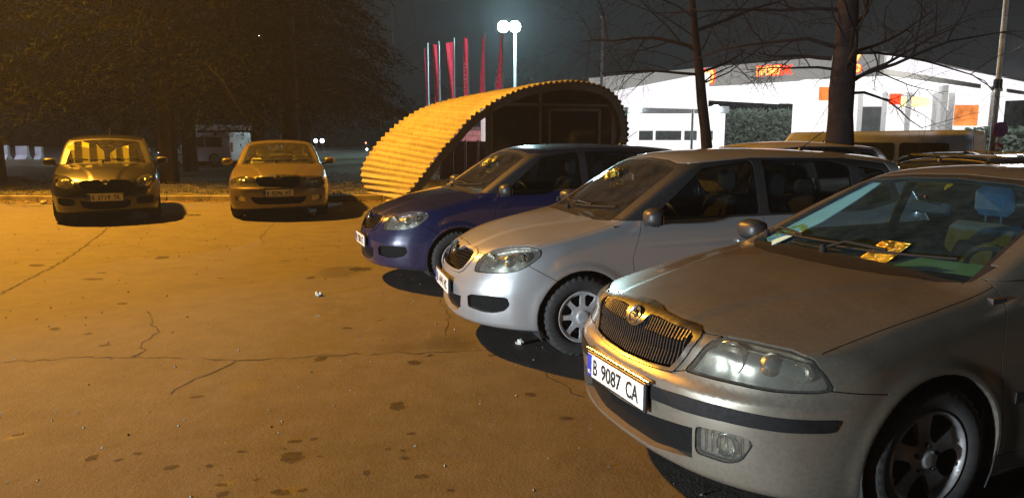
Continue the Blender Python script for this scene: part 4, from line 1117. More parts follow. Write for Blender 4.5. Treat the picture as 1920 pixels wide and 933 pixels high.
def van(x, y, rz, L, Wd, H, body, label, cat, wins=3, group=None):
    """boxy van with its nose towards +x"""
    t = empty('parked_van', (x, y, 0), rz); tag(t, label, cat, group)
    prof = rounded([(-L/2, .28), (L/2-.05, .28), (L/2, .75), (L/2-.12, H*.50), (L/2-.75, H*.56), (L/2-1.15, H*.97), (-L/2+.06, H)], .10, 4)
    m = MB(); n = len(prof); secs = []
    for yy, s in ((-Wd/2, .955), (-Wd/2+.03, .985), (-Wd/2+.12, 1.0), (Wd/2-.12, 1.0), (Wd/2-.03, .985), (Wd/2, .955)):
        secs.append([(px*(.99 if s < .97 else 1), yy, .28+(pz-.28)*s) for px, pz in prof])
    V = [p for s in secs for p in s]; F = [[i*n+k, i*n+(k+1) % n, (i+1)*n+(k+1) % n, (i+1)*n+k] for i in range(5) for k in range(n)] + [list(range(n))[::-1], [5*n+k for k in range(n)]]
    m.add(V, F); b = m.build('body', body, t, smooth=40)
    z0, z1 = H*.58, H*.86
    for sd in (-1, 1):
        xx = L/2-1.25
        for k in range(wins):
            w_ = (L-1.6)/wins-.08; m = MB(); m.prism(rounded([(xx-w_, z0), (xx+(.35 if k == 0 else 0), z0), (xx, z1), (xx-w_, z1)], .05, 3), min(sd*(Wd/2-.01), sd*(Wd/2+.006)), max(sd*(Wd/2-.01), sd*(Wd/2+.006)), 'y'); m.build('side_window', M['dark_glass'], t); xx -= w_+.08
        for wx in (L/2-.85, -L/2+.85):
            m = MB(); m.lathe([(0, .09), (.18, .09), (.20, .10), (.30, .10), (.33, .07), (.33, -.1), (0, -.1)], 24, 'y'); w = m.build('wheel', M['tyre'], t); w.location = (wx, sd*(Wd/2-.10), .33)
            m = MB(); m.lathe([(0, .02), (.17, .01), (.18, -.01)], 16, 'y'); h_ = m.build('hubcap', M['hub'], w); h_.location = (0, .095*sd, 0)
            if sd < 0: w.rotation_euler = (0, 0, 0); h_.rotation_euler = (math.pi, 0, 0)
        m = MB(); m.box((L/2-.12, sd*Wd*.33-.14, .68), (L/2+.004, sd*Wd*.33+.14, .86), b=.03); m.build('headlight', M['reflector'], t)
        m = MB(); m.box((-L/2-.004, sd*(Wd/2-.12)-.07, .7), (-L/2+.05, sd*(Wd/2-.12)+.07, 1.1), b=.02); m.build('tail_light', M['tail_red'], t)
    d = Vector((L/2-.75, 0, H*.56)) - Vector((L/2-1.15, 0, H*.97)); m = MB()
    a, c = Vector((L/2-.76, 0, H*.58)), Vector((L/2-1.10, 0, H*.93)); nn = Vector((.6, 0, .35)).normalized()*.02
    m.add([(a.x+nn.x, -Wd/2+.15, a.z+nn.z), (a.x+nn.x, Wd/2-.15, a.z+nn.z), (c.x+nn.x, Wd/2-.2, c.z+nn.z), (c.x+nn.x, -Wd/2+.2, c.z+nn.z)], [[0, 1, 2, 3]]); m.build('windscreen', M['dark_glass'], t, smooth=False)
    return t
M['dark_glass'] = plain('dark_window_glass', (.015, .018, .02), .06)
M['tail_red'] = plain('tail_lamp_red', (.35, .02, .02), .25)
M['white_paint'] = plain('white_van_paint', (.72, .72, .70), .35, scale=3, var=.08)
p = G(395, 297); van(PT(392, 280, 34).x, 34, R(165), 1.0*3.4, 1.6, 1.55, M['white_paint'], 'small white van parked in the dark beyond the grass, left of the beige car', 'van', 2)
van(PT(445, 278, 38).x, 38, R(20), 4.4, 1.8, 1.9, M['white_paint'], 'white van half hidden behind the beige car, far beyond the grass', 'van', 2)
M['spark'] = emit('distant_lamp', (.95, .97, 1), 9); M['spark_red'] = emit('distant_red_lamp', (1, .25, .15), 5)
for i, (u, v, Y, s, mt, lab) in enumerate([(592, 264, 60, .16, 'spark', 'left lamp of the bright pair on a far pole right of the beige car'), (604, 264, 60, .17, 'spark', 'right lamp of the bright pair on a far pole right of the beige car'),
        (315, 271, 58, .12, 'spark', 'far pinkish white lamp just right of the dark car'), (343, 291, 55, .12, 'spark', 'low far white lamp between the two left cars'), (487, 68, 30, .04, 'spark', 'tiny light high among the dark conifers'),
        (688, 280, 60, .09, 'spark', 'tiny far light left of the shelter'), (686, 268, 60, .07, 'spark_red', 'tiny dim far light left of the shelter, above the other'), (298, 288, 56, .1, 'spark', 'dim far light touching the dark car mirror')]):
    p = PT(u, v, Y); t = empty('distant_lamp', (p.x, p.y, 0)); tag(t, lab, 'lamp')
    m = MB(); m.tube([(0, .1, 0), (0, .1, p.z)], .04, 6); m.build('pole', M['steel'], t)
    m = MB(); m.lathe([(0, -s), (s*.7, -s*.7), (s, 0), (s*.7, s*.7), (0, s)], 10, 'z', (0, 0, p.z)); m.build('lamp_glass', M[mt], t)
# ================================================================ corrugated arched shelter with a glazed kiosk front
def sheet_metal():
    t = NT('cream_corrugated_sheet'); co = t.coord(); a = t.noise(co, 1.1, 6, .6); b = t.noise(co, 9, 6, .7)
    c = t.ramp(a, [(.3, (.30, .28, .22)), (.7, (.45, .43, .35))]); c = t.mix(t.ramp(b, [(.52, (0, 0, 0)), (.72, (.7, .7, .7))]), c, (.20, .13, .07, 1)); st = t.noise(t.coord((.6, 7, .6)), 3.0, 6, .7); c = t.mix(t.ramp(st, [(.50, (0, 0, 0)), (.75, (.6, .6, .6))]), c, (.14, .10, .06, 1))
    return t.pbr(Base__Color=c, Roughness=.5, Metallic=.1, Normal=t.bump(b, .15, .01))
M['sheet'] = sheet_metal(); M['frame_grey'] = plain('grey_steel_frame', (.13, .14, .155), .5, .3, scale=5)
M['kiosk_glass'] = plain('dark_kiosk_glass', (.018, .022, .026), .08, var=.4, scale=1.2)
SA = R(-21); SU = Vector((math.cos(SA), -math.sin(SA), 0)); SV = Vector((math.sin(SA), math.cos(SA), 0)); SP = Vector((-2.32, 16.2, 0))
def SW(s, d, z): return SP + SU*s + SV*d + Vector((0, 0, z))
def catmull(P, n):
    P = [Vector(p) for p in P]; Q = [P[0]*2-P[1]] + P + [P[-1]*2-P[-2]]; out = []
    for i in range(1, len(Q)-2):
        for k in range(8):
            t = k/8; p0, p1, p2, p3 = Q[i-1], Q[i], Q[i+1], Q[i+2]
            out.append(.5*((2*p1) + (p2-p0)*t + (2*p0-5*p1+4*p2-p3)*t*t + (3*p1-p0-3*p2+p3)*t**3))
    out.append(P[-1]); L = [0]
    for a, b in zip(out[:-1], out[1:]): L.append(L[-1]+(b-a).length)
    res = []; j = 0
    for i in range(n+1):
        s = L[-1]*i/n
        while j < len(L)-2 and L[j+1] < s: j += 1
        res.append(out[j].lerp(out[j+1], min(1, max(0, (s-L[j])/max(1e-9, L[j+1]-L[j])))))
    return res
front_p = [(-.02, 0), (.06, .27), (.37, .63), (.74, 1.09), (1.11, 1.49), (1.48, 1.87), (1.92, 2.17), (2.36, 2.40), (2.87, 2.58), (3.4, 2.69), (4.01, 2.74), (4.49, 2.70), (4.91, 2.58), (5.2, 2.36), (5.38, 2.05), (5.48, 1.67), (5.47, 1.39), (5.39, 1.05), (5.30, .5), (5.28, 0)]
back_p = [(-.30, 0), (-.50, .32), (-.53, .70), (-.30, 1.10), (.03, 1.48), (.48, 1.86), (.98, 2.14), (1.45, 2.30), (2.0, 2.42), (2.7, 2.55), (3.4, 2.62), (4.01, 2.66), (4.49, 2.62), (4.91, 2.52), (5.2, 2.32), (5.38, 2.03), (5.48, 1.67), (5.47, 1.39), (5.39, 1.05), (5.28, 0)]
NW, PW = 64, 8; NN = NW*PW; DEP = 2.3
fp, bp = catmull(front_p, NN), catmull(back_p, NN)
sh_root = empty('shelter', tuple(SP), 0); tag(sh_root, 'arched shelter of cream corrugated sheet with a dark glazed front, behind the blue car', 'shelter')
inv = Matrix.Translation(-SP)
def nrm2(P, i): d = P[min(i+1, len(P)-1)] - P[max(i-1, 0)]; n = Vector((-d.y, d.x)); return n.normalized()
def skin(off):
    rows = []
    for j in range(9):
        t = j/8; row = []
        for i in range(NN+1):
            p = fp[i].lerp(bp[i], t); n = nrm2(fp, i).lerp(nrm2(bp, i), t); w = (.026+.005*math.sin(i//PW*2.7)+.003*math.sin(j*1.9+i*.05))*math.cos(2*math.pi*i/PW+.25*math.sin(i*.021+j*.3)) + (.006 if (i//PW) % 9 == 0 else 0)
            sag = .012*math.sin(i*.13+j)*math.sin(math.pi*t); q = p + n*(w+off+sag); row.append(inv @ SW(q.x, t*DEP, q.y))
        rows.append(row)
    return rows
A_, B_ = skin(.0), skin(-.008); W_ = NN+1; V = [p for r in A_ for p in r] + [p for r in B_ for p in r]; o2 = 9*W_
F = [[j*W_+i, j*W_+i+1, (j+1)*W_+i+1, (j+1)*W_+i] for j in range(8) for i in range(NN)] + [[o2+j*W_+i, o2+(j+1)*W_+i, o2+(j+1)*W_+i+1, o2+j*W_+i+1] for j in range(8) for i in range(NN)]
F += [[i, o2+i, o2+i+1, i+1] for i in range(NN)] + [[8*W_+i, 8*W_+i+1, o2+8*W_+i+1, o2+8*W_+i] for i in range(NN)]
raw_object('corrugated_roof', V, F, M['sheet'], sh_root, smooth=50)
def rim(P, d0, d1, o0, o1, name):
    V = []; idx = list(range(0, NN+1, 8))
    for i in idx:
        n = nrm2(P, i)
        for (d, o) in ((d0, o0), (d1, o0), (d1, o1), (d0, o1)): q = P[i] + n*o; V.append(inv @ SW(q.x, d, q.y))
    m = len(idx); F = [[4*i+k, 4*i+(k+1) % 4, 4*i+4+(k+1) % 4, 4*i+4+k] for i in range(m-1) for k in range(4)] + [[3, 2, 1, 0], [4*m-4+k for k in range(4)]]
    raw_object(name, V, F, M['frame_grey'], sh_root, smooth=30)
rim(fp, .02, .10, -.045, -.20, 'arch_rib'); rim(bp, DEP-.10, DEP-.02, -.045, -.16, 'arch_rib')
mid = [fp[i].lerp(bp[i], .5) for i in range(NN+1)]; rim(mid, DEP*.5-.04, DEP*.5+.04, -.045, -.14, 'arch_rib')
def arch_z(s):                                    # inner height of the arch at s on the front rim, right of the crown only uses the top branch
    best = 0
    for i in range(NN):
        a, b = fp[i], fp[i+1]
        if (a.x-s)*(b.x-s) <= 0 and a.x != b.x: best = max(best, a.y + (b.y-a.y)*(s-a.x)/(b.x-a.x))
    return best
def post(s0, s1, z0, z1, d0=.12, d1=.19, name='mullion'):
    m = MB(); m.add([inv @ SW(s, d, z) for s in (s0, s1) for d in (d0, d1) for z in (z0, z1)], [[0, 1, 3, 2], [4, 6, 7, 5], [0, 4, 5, 1], [2, 3, 7, 6], [0, 2, 6, 4], [1, 5, 7, 3]]); m.build(name, M['frame_grey'], sh_root, smooth=False)
for s in (2.04, 3.23, 5.12): post(s-.035, s+.035, 0, arch_z(s)-.19 if s < 5 else 2.15)
post(2.075, 5.085, 2.165, 2.225, name='transom'); post(3.265, 5.085, .72, .78, name='transom')
for a, b, c, d in ((3.42, 3.49, .80, 2.12), (4.72, 4.79, .80, 2.12)): post(a, b, c, d, .10, .125, 'window_frame')
post(3.49, 4.72, 2.05, 2.12, .10, .125, 'window_frame'); post(3.49, 4.72, .80, .86, .10, .125, 'window_frame')
def pane(s0, s1, z0, z1, top=False, d=.15):
    n = 12; V = []
    for k in range(n+1):
        s = s0+(s1-s0)*k/n; V += [inv @ SW(s, d, z0), inv @ SW(s, d, z1 if not top else max(z0+.01, arch_z(s)-.185)), inv @ SW(s, d+.008, z0), inv @ SW(s, d+.008, z1 if not top else max(z0+.01, arch_z(s)-.185))]
    F = [[4*k, 4*k+4, 4*k+5, 4*k+1] for k in range(n)] + [[4*k+2, 4*k+3, 4*k+7, 4*k+6] for k in range(n)] + [[4*k+1, 4*k+5, 4*k+7, 4*k+3] for k in range(n)]
    m = MB(); m.add(V, F); m.build('glass_pane', M['kiosk_glass'], sh_root, smooth=False)
pane(2.075, 3.195, .02, 2.165); pane(2.10, 3.195, 2.225, 0, True); pane(3.265, 5.085, 2.225, 0, True); pane(3.265, 5.085, .78, 2.165); pane(3.265, 5.085, .02, .72)
# side wall of the kiosk and its right flank
def wallq(P4, name, mat):
    m = MB(); a, b, c, d = [inv @ Vector(p) for p in P4]; n = (b-a).cross(c-a).normalized()*.03; m.add([a, b, c, d, a+n, b+n, c+n, d+n], [[3, 2, 1, 0], [4, 5, 6, 7], [0, 1, 5, 4], [1, 2, 6, 5], [2, 3, 7, 6], [3, 0, 4, 7]]); m.build(name, mat, sh_root, smooth=False)
wallq([SW(2.06, .20, 0), SW(2.06, .62, 0), SW(2.06, .62, 2.15), SW(2.06, .20, 2.15)], 'side_panel', M['frame_grey'])
wallq([SW(2.10, .66, 0), SW(5.25, .66, 0), SW(5.25, .66, 2.2), SW(2.10, .66, 2.2)], 'back_panel', M['frame_grey'])
post(5.155, 5.24, 0, 2.0, .12, .17, 'end_post')

# ---------------------------------------------------------------- low walls, white post and pink block wall seen through the arch
def brickmat(name, c1, c2):
    t = NT(name); co = t.coord(); n = t.noise(co, 6, 5, .6); return t.pbr(Base__Color=t.ramp(n, [(.3, c1), (.7, c2)]), Roughness=.85, Normal=t.bump(n, .3, .01))
M['pink'] = brickmat('pink_block', (.48, .17, .18), (.68, .32, .33)); M['mortar'] = plain('mortar', (.16, .11, .11), .9)
Yw = 30.0; a, b = PT(800, 262, Yw), PT(950, 262, Yw); zt = PT(880, 238, Yw).z; wall = empty('block_wall', (a.x, Yw, 0)); tag(wall, 'pinkish block wall lit brightly, seen under the shelter arch', 'wall')
m = MB(); m.box((0, .012, 0), (b.x-a.x, .25, zt)); m.build('mortar_core', M['mortar'], wall, smooth=False)
bh, bw = .20, .52; proto = None; row = 0; z = .02; Lw = b.x-a.x
while z + bh <= zt + .01:
    x = -(.26 if row % 2 else 0)
    while x < Lw:
        x0, x1 = max(x, 0), min(x+bw-.015, Lw)
        if x1-x0 > .05:
            if proto is None or x1-x0 < bw-.02: m = MB(); m.box((0, 0, 0), (x1-x0, .05, bh-.015), b=.004); o = m.build('brick', M['pink'], wall, smooth=False); proto = proto or (o if x1-x0 >= bw-.02 else None)
            else: o = proto.copy(); COL.objects.link(o); o.parent = wall
            o.location = (x0, random.uniform(-.006, .004), z)
        x += bw
    z += bh; row += 1
lamp_light('added_wall_light', (PT(1000, 235, 26.5).x, 26.5, 1.75), (1, .86, .88), 700, .2)  # hidden lamp added to brighten the block wall
t = empty('wall_lamp', (PT(1000, 235, 26.5).x, 26.5, 0), 0); t.location.z = 0; tag(t, 'unseen low lamp added behind the kiosk to light the block wall', 'lamp')  # added lamp, there only to light the block wall
m = MB(); zl = 2.0; m.tube([(0, 0, 0), (0, 0, zl)], .05, 8); m.build('pole', M['pole'], t); m = MB(); m.box((-.2, -.1, zl), (.2, .1, zl+.12), b=.02); m.build('lamp_head', M['pole'], t)
M['darkred'] = plain('dark_red_fence', (.12, .02, .02), .6)
Yf = 24.0; a, b = PT(826, 266, Yf), PT(945, 266, Yf); h = PT(885, 265, Yf).z
fence = empty('panel_fence', (a.x, Yf, 0)); tag(fence, 'low dark red panel fence below the pink block wall, under the arch', 'fence'); L = b.x-a.x; n = 5
for k in range(n):
    m = MB(); m.box((L*k/n+.01, 0, .05), (L*(k+1)/n-.05, .03, h), b=.006); m.build('panel', M['darkred'], fence, smooth=False)
for k in range(n+1): m = MB(); m.box((L*k/n-.045, -.02, 0), (L*k/n+.005, .05, h+(.18 if k in (1, 4) else .04))); m.build('post', M['steel'], fence, smooth=False)
wp = PT(906, 240, 27); t = empty('white_post', (wp.x, wp.y, 0)); tag(t, 'bright white square post standing in front of the pink block wall', 'post')
m = MB(); m.box((-.085, -.085, 0), (.085, .085, PT(906, 203, 27).z), b=.01); m.build('post_shaft', M['white_paint'], t); m = MB(); m.box((-.10, -.10, PT(906, 203, 27).z), (.10, .10, PT(906, 203, 27).z+.04)); m.build('post_cap', M['white_paint'], t)

# ---------------------------------------------------------------- six red flags on white poles
def flag_mat():
    t = NT('red_flag_cloth'); co = t.coord(); n = t.noise(co, 4, 4, .5); c = t.ramp(n, [(.3, (.34, .015, .03)), (.7, (.52, .03, .05))])
    d = t.n('BsdfDiffuse'); t.t.links.new(c, d.inputs['Color']); tr = t.n('BsdfTranslucent'); t.t.links.new(c, tr.inputs['Color']); mx = t.n('MixShader'); mx.inputs[0].default_value = .45
    t.t.links.new(d.outputs[0], mx.inputs[1]); t.t.links.new(tr.outputs[0], mx.inputs[2]); t.t.links.new(mx.outputs[0], t.out.inputs['Surface']); return t.m
M['flag'] = flag_mat(); M['print_white'] = plain('white_print', (.8, .8, .8), .7)
# (pole x, top v, bottom v, Y, top width px, bottom width px, printing)
FL = [(802, 86, 190, 51, -7, -4, 0), (823, 82, 186, 49, -14, -8, 0), (851, 76, 184, 47, -17, -7, 0), (878, 70, 182, 45, -9, -10, 1), (909, 66, 178, 43, -3, -13, 0), (942, 62, 174, 41, -2, -17, 2)]
fl_lab = ['leftmost and dimmest red flag above the shelter roof', 'second red flag from the left above the shelter, drooping from its pole', 'third red flag from the left, widest at its top', 'red flag with a column of small white letters running down it', 'red flag widening towards its foot, between the lettered flag and the one under the lamps', 'red flag with a white sweeping logo, directly under the bright twin lamps']
for i, (u, vt, vb, Y, w0, w1, pr) in enumerate(FL):
    top = PT(u, vt, Y); t = empty('flagpole', (top.x, Y, 0)); tag(t, fl_lab[i], 'flag', 'red flags on white poles')
    m = MB(); m.tube([(0, 0, 0), (0, 0, top.z+.15)], [.055, .035], 8); m.build('pole', M['lit_pole'], t)
    k = Y/1400; z1, z0 = top.z - .1, PT(u, vb+14, Y).z; rr = random.Random(i)
    ph = rr.random()*6
    def cl(a, b, w0=w0*k, w1=w1*k, z0=z0, z1=z1, ph=ph): z = z1+(z0-z1)*b; w = (w0+(w1-w0)*b)*.82; return (w*a - .03, -.12*math.sin(a*5+b*4+ph)*a*.8, z + .10*a*math.sin(b*3+ph))
    m = MB(); m.grid(cl, 10, 30); fo = m.build('flag_cloth', M['flag'], t, smooth=True)
    if pr == 1:
        A, Fc = fit_text('A\nV\nT\nO\nM\nO\nB\nI\nL', .12, 1.9, .01)
        raw_object('flag_lettering', [(-.05-.20+p[0], -.16-p[2], z0+.5+p[1]) for p in A], Fc, M['print_white'], t)
    if pr == 2:
        m = MB()
        for (cx, cz, r0, a0, a1, wd) in ((-.28, .25, .16, 2.6, 5.4, .05), (-.24, .55, .17, 2.2, 5.2, .05), (-.22, .85, .12, 1.2, 4.6, .04), (-.18, 1.25, .10, 1.6, 4.6, .03), (-.14, 1.6, .08, 1.6, 4.6, .03)):
            pts = [(cx+r0*math.cos(a), -.16, z0+cz+.25+r0*1.4*math.sin(a)) for a in np.linspace(a0, a1, 10)]
            for p, q in zip(pts[:-1], pts[1:]): m.obox(p, q, .012, wd, (0, 0, 1))
        m.build('flag_logo', M['print_white'], t, smooth=False)
# slim mast right of the flags
p = PT(1130, 35, 34); t = empty('slim_mast', (p.x, 34, 0)); tag(t, 'thin pale mast rising behind the right part of the shelter roof', 'mast')
m = MB(); m.tube([(0, 0, 0), (0, 0, p.z)], [.09, .05], 8); m.build('pole', M['pole'], t)
m = MB(); m.box((-.10, -.05, p.z), (.10, .05, p.z+.12), b=.02); m.build('cap', M['pole'], t)
# ================================================================ petrol station at the right
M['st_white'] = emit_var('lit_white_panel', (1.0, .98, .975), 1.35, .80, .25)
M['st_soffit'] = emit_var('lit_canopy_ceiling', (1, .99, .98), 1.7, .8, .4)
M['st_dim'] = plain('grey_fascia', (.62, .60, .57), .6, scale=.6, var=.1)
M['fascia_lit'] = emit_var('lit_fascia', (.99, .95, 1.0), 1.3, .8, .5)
M['st_fascia'] = emit_var('self_glowing_grey_fascia', (.98, .95, .90), .36, .85, .3)  # no lamp: grey fascia glows itself in place of ambient light on it
M['red_led'] = emit('red_sign_glow', (1.0, .045, .012), 3.5); M['amber_led'] = emit('amber_sign_glow', (1.0, .42, .10), 3.2)
M['orange_lit'] = emit_var('orange_lit_poster', (1.0, .30, .07), 1.6, .35, .8)
M['door_grey'] = plain('grey_door_glass', (.10, .11, .11), .25, scale=2)
M['st_frame'] = plain('station_steel', (.25, .26, .27), .4, .5)
ZT, ZB = 5.47, 4.31
C0 = PH(1655, 97, ZT)
def edge(u, v, z=ZT): return PH(u, v, z)
def slab(P, Q, z0, z1, dep, name, mat, parent, nsub=1):
    """upright panel between two ground points P, Q"""
    P, Q = Vector((P[0], P[1], 0)), Vector((Q[0], Q[1], 0)); d = (Q-P).normalized(); n = Vector((-d.y, d.x, 0))
    if n.y < 0: n = -n
    a, b, c, e = P, Q, Q+n*dep, P+n*dep; V = [Vector((p.x, p.y, z)) - parent.location for z in (z0, z1) for p in (a, b, c, e)]
    m = MB(); m.add(V, [[3, 2, 1, 0], [4, 5, 6, 7], [0, 1, 5, 4], [1, 2, 6, 5], [2, 3, 7, 6], [3, 0, 4, 7]]); return m.build(name, mat, parent, smooth=False)
can = empty('station_canopy', (C0.x, C0.y, 0)); tag(can, 'big white petrol station canopy with red lit signs on its grey fascia', 'petrol station canopy')
LE = edge(1150, 143); LE = PH(1310, 128, ZT); RE = edge(1925, 152)
dl = (Vector((LE.x, LE.y, 0)) - Vector((C0.x, C0.y, 0))); LE2 = Vector((C0.x, C0.y, 0)) + dl*1.9
RE2 = Vector((C0.x, C0.y, 0)) + (Vector((RE.x, RE.y, 0)) - Vector((C0.x, C0.y, 0)))*1.3
nseg = 10
for k in range(nseg):
    a = Vector((C0.x, C0.y, 0)).lerp(LE2, k/nseg); b = Vector((C0.x, C0.y, 0)).lerp(LE2, (k+1)/nseg-.002); slab(b, a, ZB, ZT, .2, 'fascia_panel', M['st_fascia'], can)
nseg = 8
for k in range(nseg):
    a = Vector((C0.x, C0.y, 0)).lerp(RE2, k/nseg+.0005); b = Vector((C0.x, C0.y, 0)).lerp(RE2, (k+1)/nseg-.002)
    if k == 0: slab(a, a.lerp(b, .12), ZB, ZT, .2, 'fascia_panel', M['st_dim'], can); a = a.lerp(b, .125)
    slab(a, b, ZB+.38, ZT-.12, .2, 'lit_fascia_panel', M['fascia_lit'], can)
    slab(a, b, ZB+.10, ZB+.36, .25, 'fascia_trim', M['st_dim'], can); slab(a, b, ZT-.10, ZT, .25, 'fascia_trim', M['st_dim'], can)
# ceiling of the canopy: glowing panels between the two fascias
n1 = (LE2-Vector((C0.x, C0.y, 0))).normalized(); n2 = (RE2-Vector((C0.x, C0.y, 0))).normalized(); o = Vector((C0.x, C0.y, 0)) - can.location
L1, L2 = (LE2-Vector((C0.x, C0.y, 0))).length, (RE2-Vector((C0.x, C0.y, 0))).length
for i in range(6):
    for j in range(6):
        s0, s1, t0, t1 = i/6+.004, (i+1)/6-.004, j/6+.004, (j+1)/6-.004; off = (n1+n2)*.12
        c = [o+off+n1*L1*s+n2*L2*t_+Vector((0, 0, z)) for z in (ZB+.02, ZB+.12) for s, t_ in ((s0, t0), (s1, t0), (s1, t1), (s0, t1))]
        m = MB(); m.add(c, [[0, 1, 2, 3], [7, 6, 5, 4], [0, 4, 5, 1], [1, 5, 6, 2], [2, 6, 7, 3], [3, 7, 4, 0]]); m.build('ceiling_panel', M['st_soffit'], can, smooth=False)
def on_fascia(u, v, side):
    A = Vector((C0.x, C0.y, 0)); B = LE2 if side == 'l' else RE2; d = (B-A).normalized(); n = (-d.y, d.x); p = PP(u, v, (A.x, A.y), n); return p, d
def fascia_text(txt, u0, u1, vt, vb, side, mat, name, parent=can, gap=.12):
    p0, d = on_fascia(u0, (vt+vb)/2, side); p1, _ = on_fascia(u1, (vt+vb)/2, side); k = (p0-p1).length; pt, _ = on_fascia(u0, vt, side); pb, _ = on_fascia(u0, vb, side)
    A, Fc = fit_text(txt, k, abs(pt.z-pb.z), .08); e = (p1-p0); e.z = 0; e.normalize(); n = Vector((e.y, -e.x, 0)); n = n if n.y < 0 else -n
    V = [Vector((p0.x, p0.y, pb.z)) + e*p[0] + Vector((0, 0, p[1])) + n*(gap-p[2]) - parent.location for p in A]
    if isinstance(mat, str): mat = M[mat]
    raw_object(name, V, Fc, mat, parent)
fascia_text('00', 1317, 1340, 132, 157, 'l', 'amber_led', 'lit_sign'); fascia_text('OO', 1315, 1342, 129, 160, 'l', 'red_led', 'lit_sign_halo', gap=.06)
fascia_text('ПРОМО', 1421, 1464, 126, 143, 'l', 'amber_led', 'lit_sign'); fascia_text('ПРОМО', 1419, 1466, 124, 145, 'l', 'red_led', 'lit_sign_halo', gap=.06); fascia_text('Ж', 1468, 1487, 123, 141, 'l', 'red_led', 'lit_sign')
fascia_text('%', 1591, 1616, 104, 137, 'l', 'amber_led', 'lit_sign'); fascia_text('%', 1590, 1617, 102, 139, 'l', 'red_led', 'lit_sign_halo', gap=.06)
# columns
def column(u, v, Y, w, z1, lab, mat):
    p = PT(u, v, Y); t = empty('canopy_column', (p.x, Y, 0)); tag(t, lab, 'column', 'columns under the canopy')
    m = MB(); m.box((-w/2, -w/2, .25), (w/2, w/2, z1), b=.03); m.build('shaft', mat, t); m = MB(); m.box((-w/2-.08, -w/2-.08, 0), (w/2+.08, w/2+.08, .25), b=.03); m.build('base', M['st_dim'], t); return t
M['st_plain'] = plain('white_cladding', (.8, .8, .8), .4, var=.05)
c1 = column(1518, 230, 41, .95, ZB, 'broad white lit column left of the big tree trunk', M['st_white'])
slabm = MB(); slabm.box((.20, -.53, 3.2), (1.2, -.49, 3.9), b=.02); slabm.build('orange_sign', M['orange_lit'], c1)
column(1765, 215, 46, .42, ZB, 'slim grey white column in the middle of the bright shop front', M['st_plain'])
column(1842, 235, 44, .40, ZB, 'white lit column behind the round road sign', M['st_white'])
# shop building under the canopy
Ys = 55.0; a, b = PT(1540, 260, Ys), PT(1878, 260, Ys); zr = PT(1700, 150, Ys).z
shop = empty('station_shop', (a.x, Ys, 0)); tag(shop, 'dazzlingly lit white petrol station shop with dark doors and orange posters', 'shop'); L = b.x-a.x; kx_ = L/(1878-1540)
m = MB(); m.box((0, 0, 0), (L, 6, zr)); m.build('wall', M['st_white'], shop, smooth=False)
def rect(par, u0, u1, vt, vb, name, mat, Y=Ys, y0=-.06, y1=-.005, base=None):
    bx = (base or a).x; p, q = PT(u0, vt, Y), PT(u1, vb, Y); m = MB(); m.box((p.x-bx, y0, max(q.z, .02)), (q.x-bx, y1, p.z), b=.01); return m.build(name, mat, par, smooth=False)
for (u0, u1, vt, vb) in ((1617, 1650, 200, 248), (1758, 1772, 207, 248), (1829, 1848, 258, 290)): d = rect(shop, u0, u1, vt, vb, 'door', M['door_grey']); 
rect(shop, 1790, 1852, 197, 236, 'orange_poster', M['orange_lit']); rect(shop, 1668, 1688, 176, 196, 'red_sign', M['red_led']); rect(shop, 1690, 1742, 182, 200, 'yellow_sign', emit('yellow_sign', (1, .75, .25), 3.2))
for u in (1575, 1610, 1655, 1700, 1750, 1780, 1858): rect(shop, u, u+2.2, 165, 262, 'window_mullion', M['st_plain'], y0=-.10)
rect(shop, 1529, 1556, 240, 260, 'side_window', M['door_grey']) if False else None
# car-wash hall at the left end
Yh = 50.0; a2, b2 = PT(1100, 260, Yh), PT(1358, 260, Yh); hall = empty('wash_hall', (a2.x, Yh, 0)); tag(hall, 'low bright white hall with a row of small grey windows right of the shelter', 'building')
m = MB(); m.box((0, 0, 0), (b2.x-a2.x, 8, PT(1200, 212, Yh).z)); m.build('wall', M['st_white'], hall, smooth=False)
rect(hall, 1100, 1362, 200, 213, 'roof_edge', M['st_frame'], Yh, -.6, .3, a2)
for (u0, u1) in ((1198, 1224), (1229, 1277), (1283, 1306), (1326, 1336)):
    f = rect(hall, u0, u1, 245, 263, 'window', M['st_frame'], Yh, -.05, -.004, a2); rect(hall, u0+1, u1-1, 246, 262, 'pane', M['door_grey'], Yh, -.07, -.052, a2)
for u in (1189, 1336): p = PT(u, 206, Yh); rect(hall, u-4, u+4, 199, 212, 'wall_lamp', M['lampwhite'], Yh, -.9, -.7, a2)
# second lit roof band between shelter and canopy
a3 = PT(1120, 180, 46); b3 = PT(1330, 150, 46); band = empty('lit_roof_band', (a3.x, 46, 0)); tag(band, 'sloping white lit roof band between the shelter and the canopy signs', 'roof')
z = [PT(1150, 172, 46).z, PT(1325, 136, 46).z, PT(1165, 199, 46).z, PT(1325, 205, 46).z]
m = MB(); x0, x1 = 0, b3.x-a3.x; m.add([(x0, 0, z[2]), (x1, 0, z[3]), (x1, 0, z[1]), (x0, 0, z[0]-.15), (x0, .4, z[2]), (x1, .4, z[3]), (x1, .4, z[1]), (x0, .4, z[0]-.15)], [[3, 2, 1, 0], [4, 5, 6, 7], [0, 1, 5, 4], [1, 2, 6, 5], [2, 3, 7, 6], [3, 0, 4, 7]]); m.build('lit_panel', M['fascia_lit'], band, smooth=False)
for u in (1175, 1300): p = PT(u, 200, 46.2); m = MB(); m.tube([(p.x-a3.x, .3, 0), (p.x-a3.x, .3, p.z)], .08, 8); m.build('post', M['st_frame'], band)
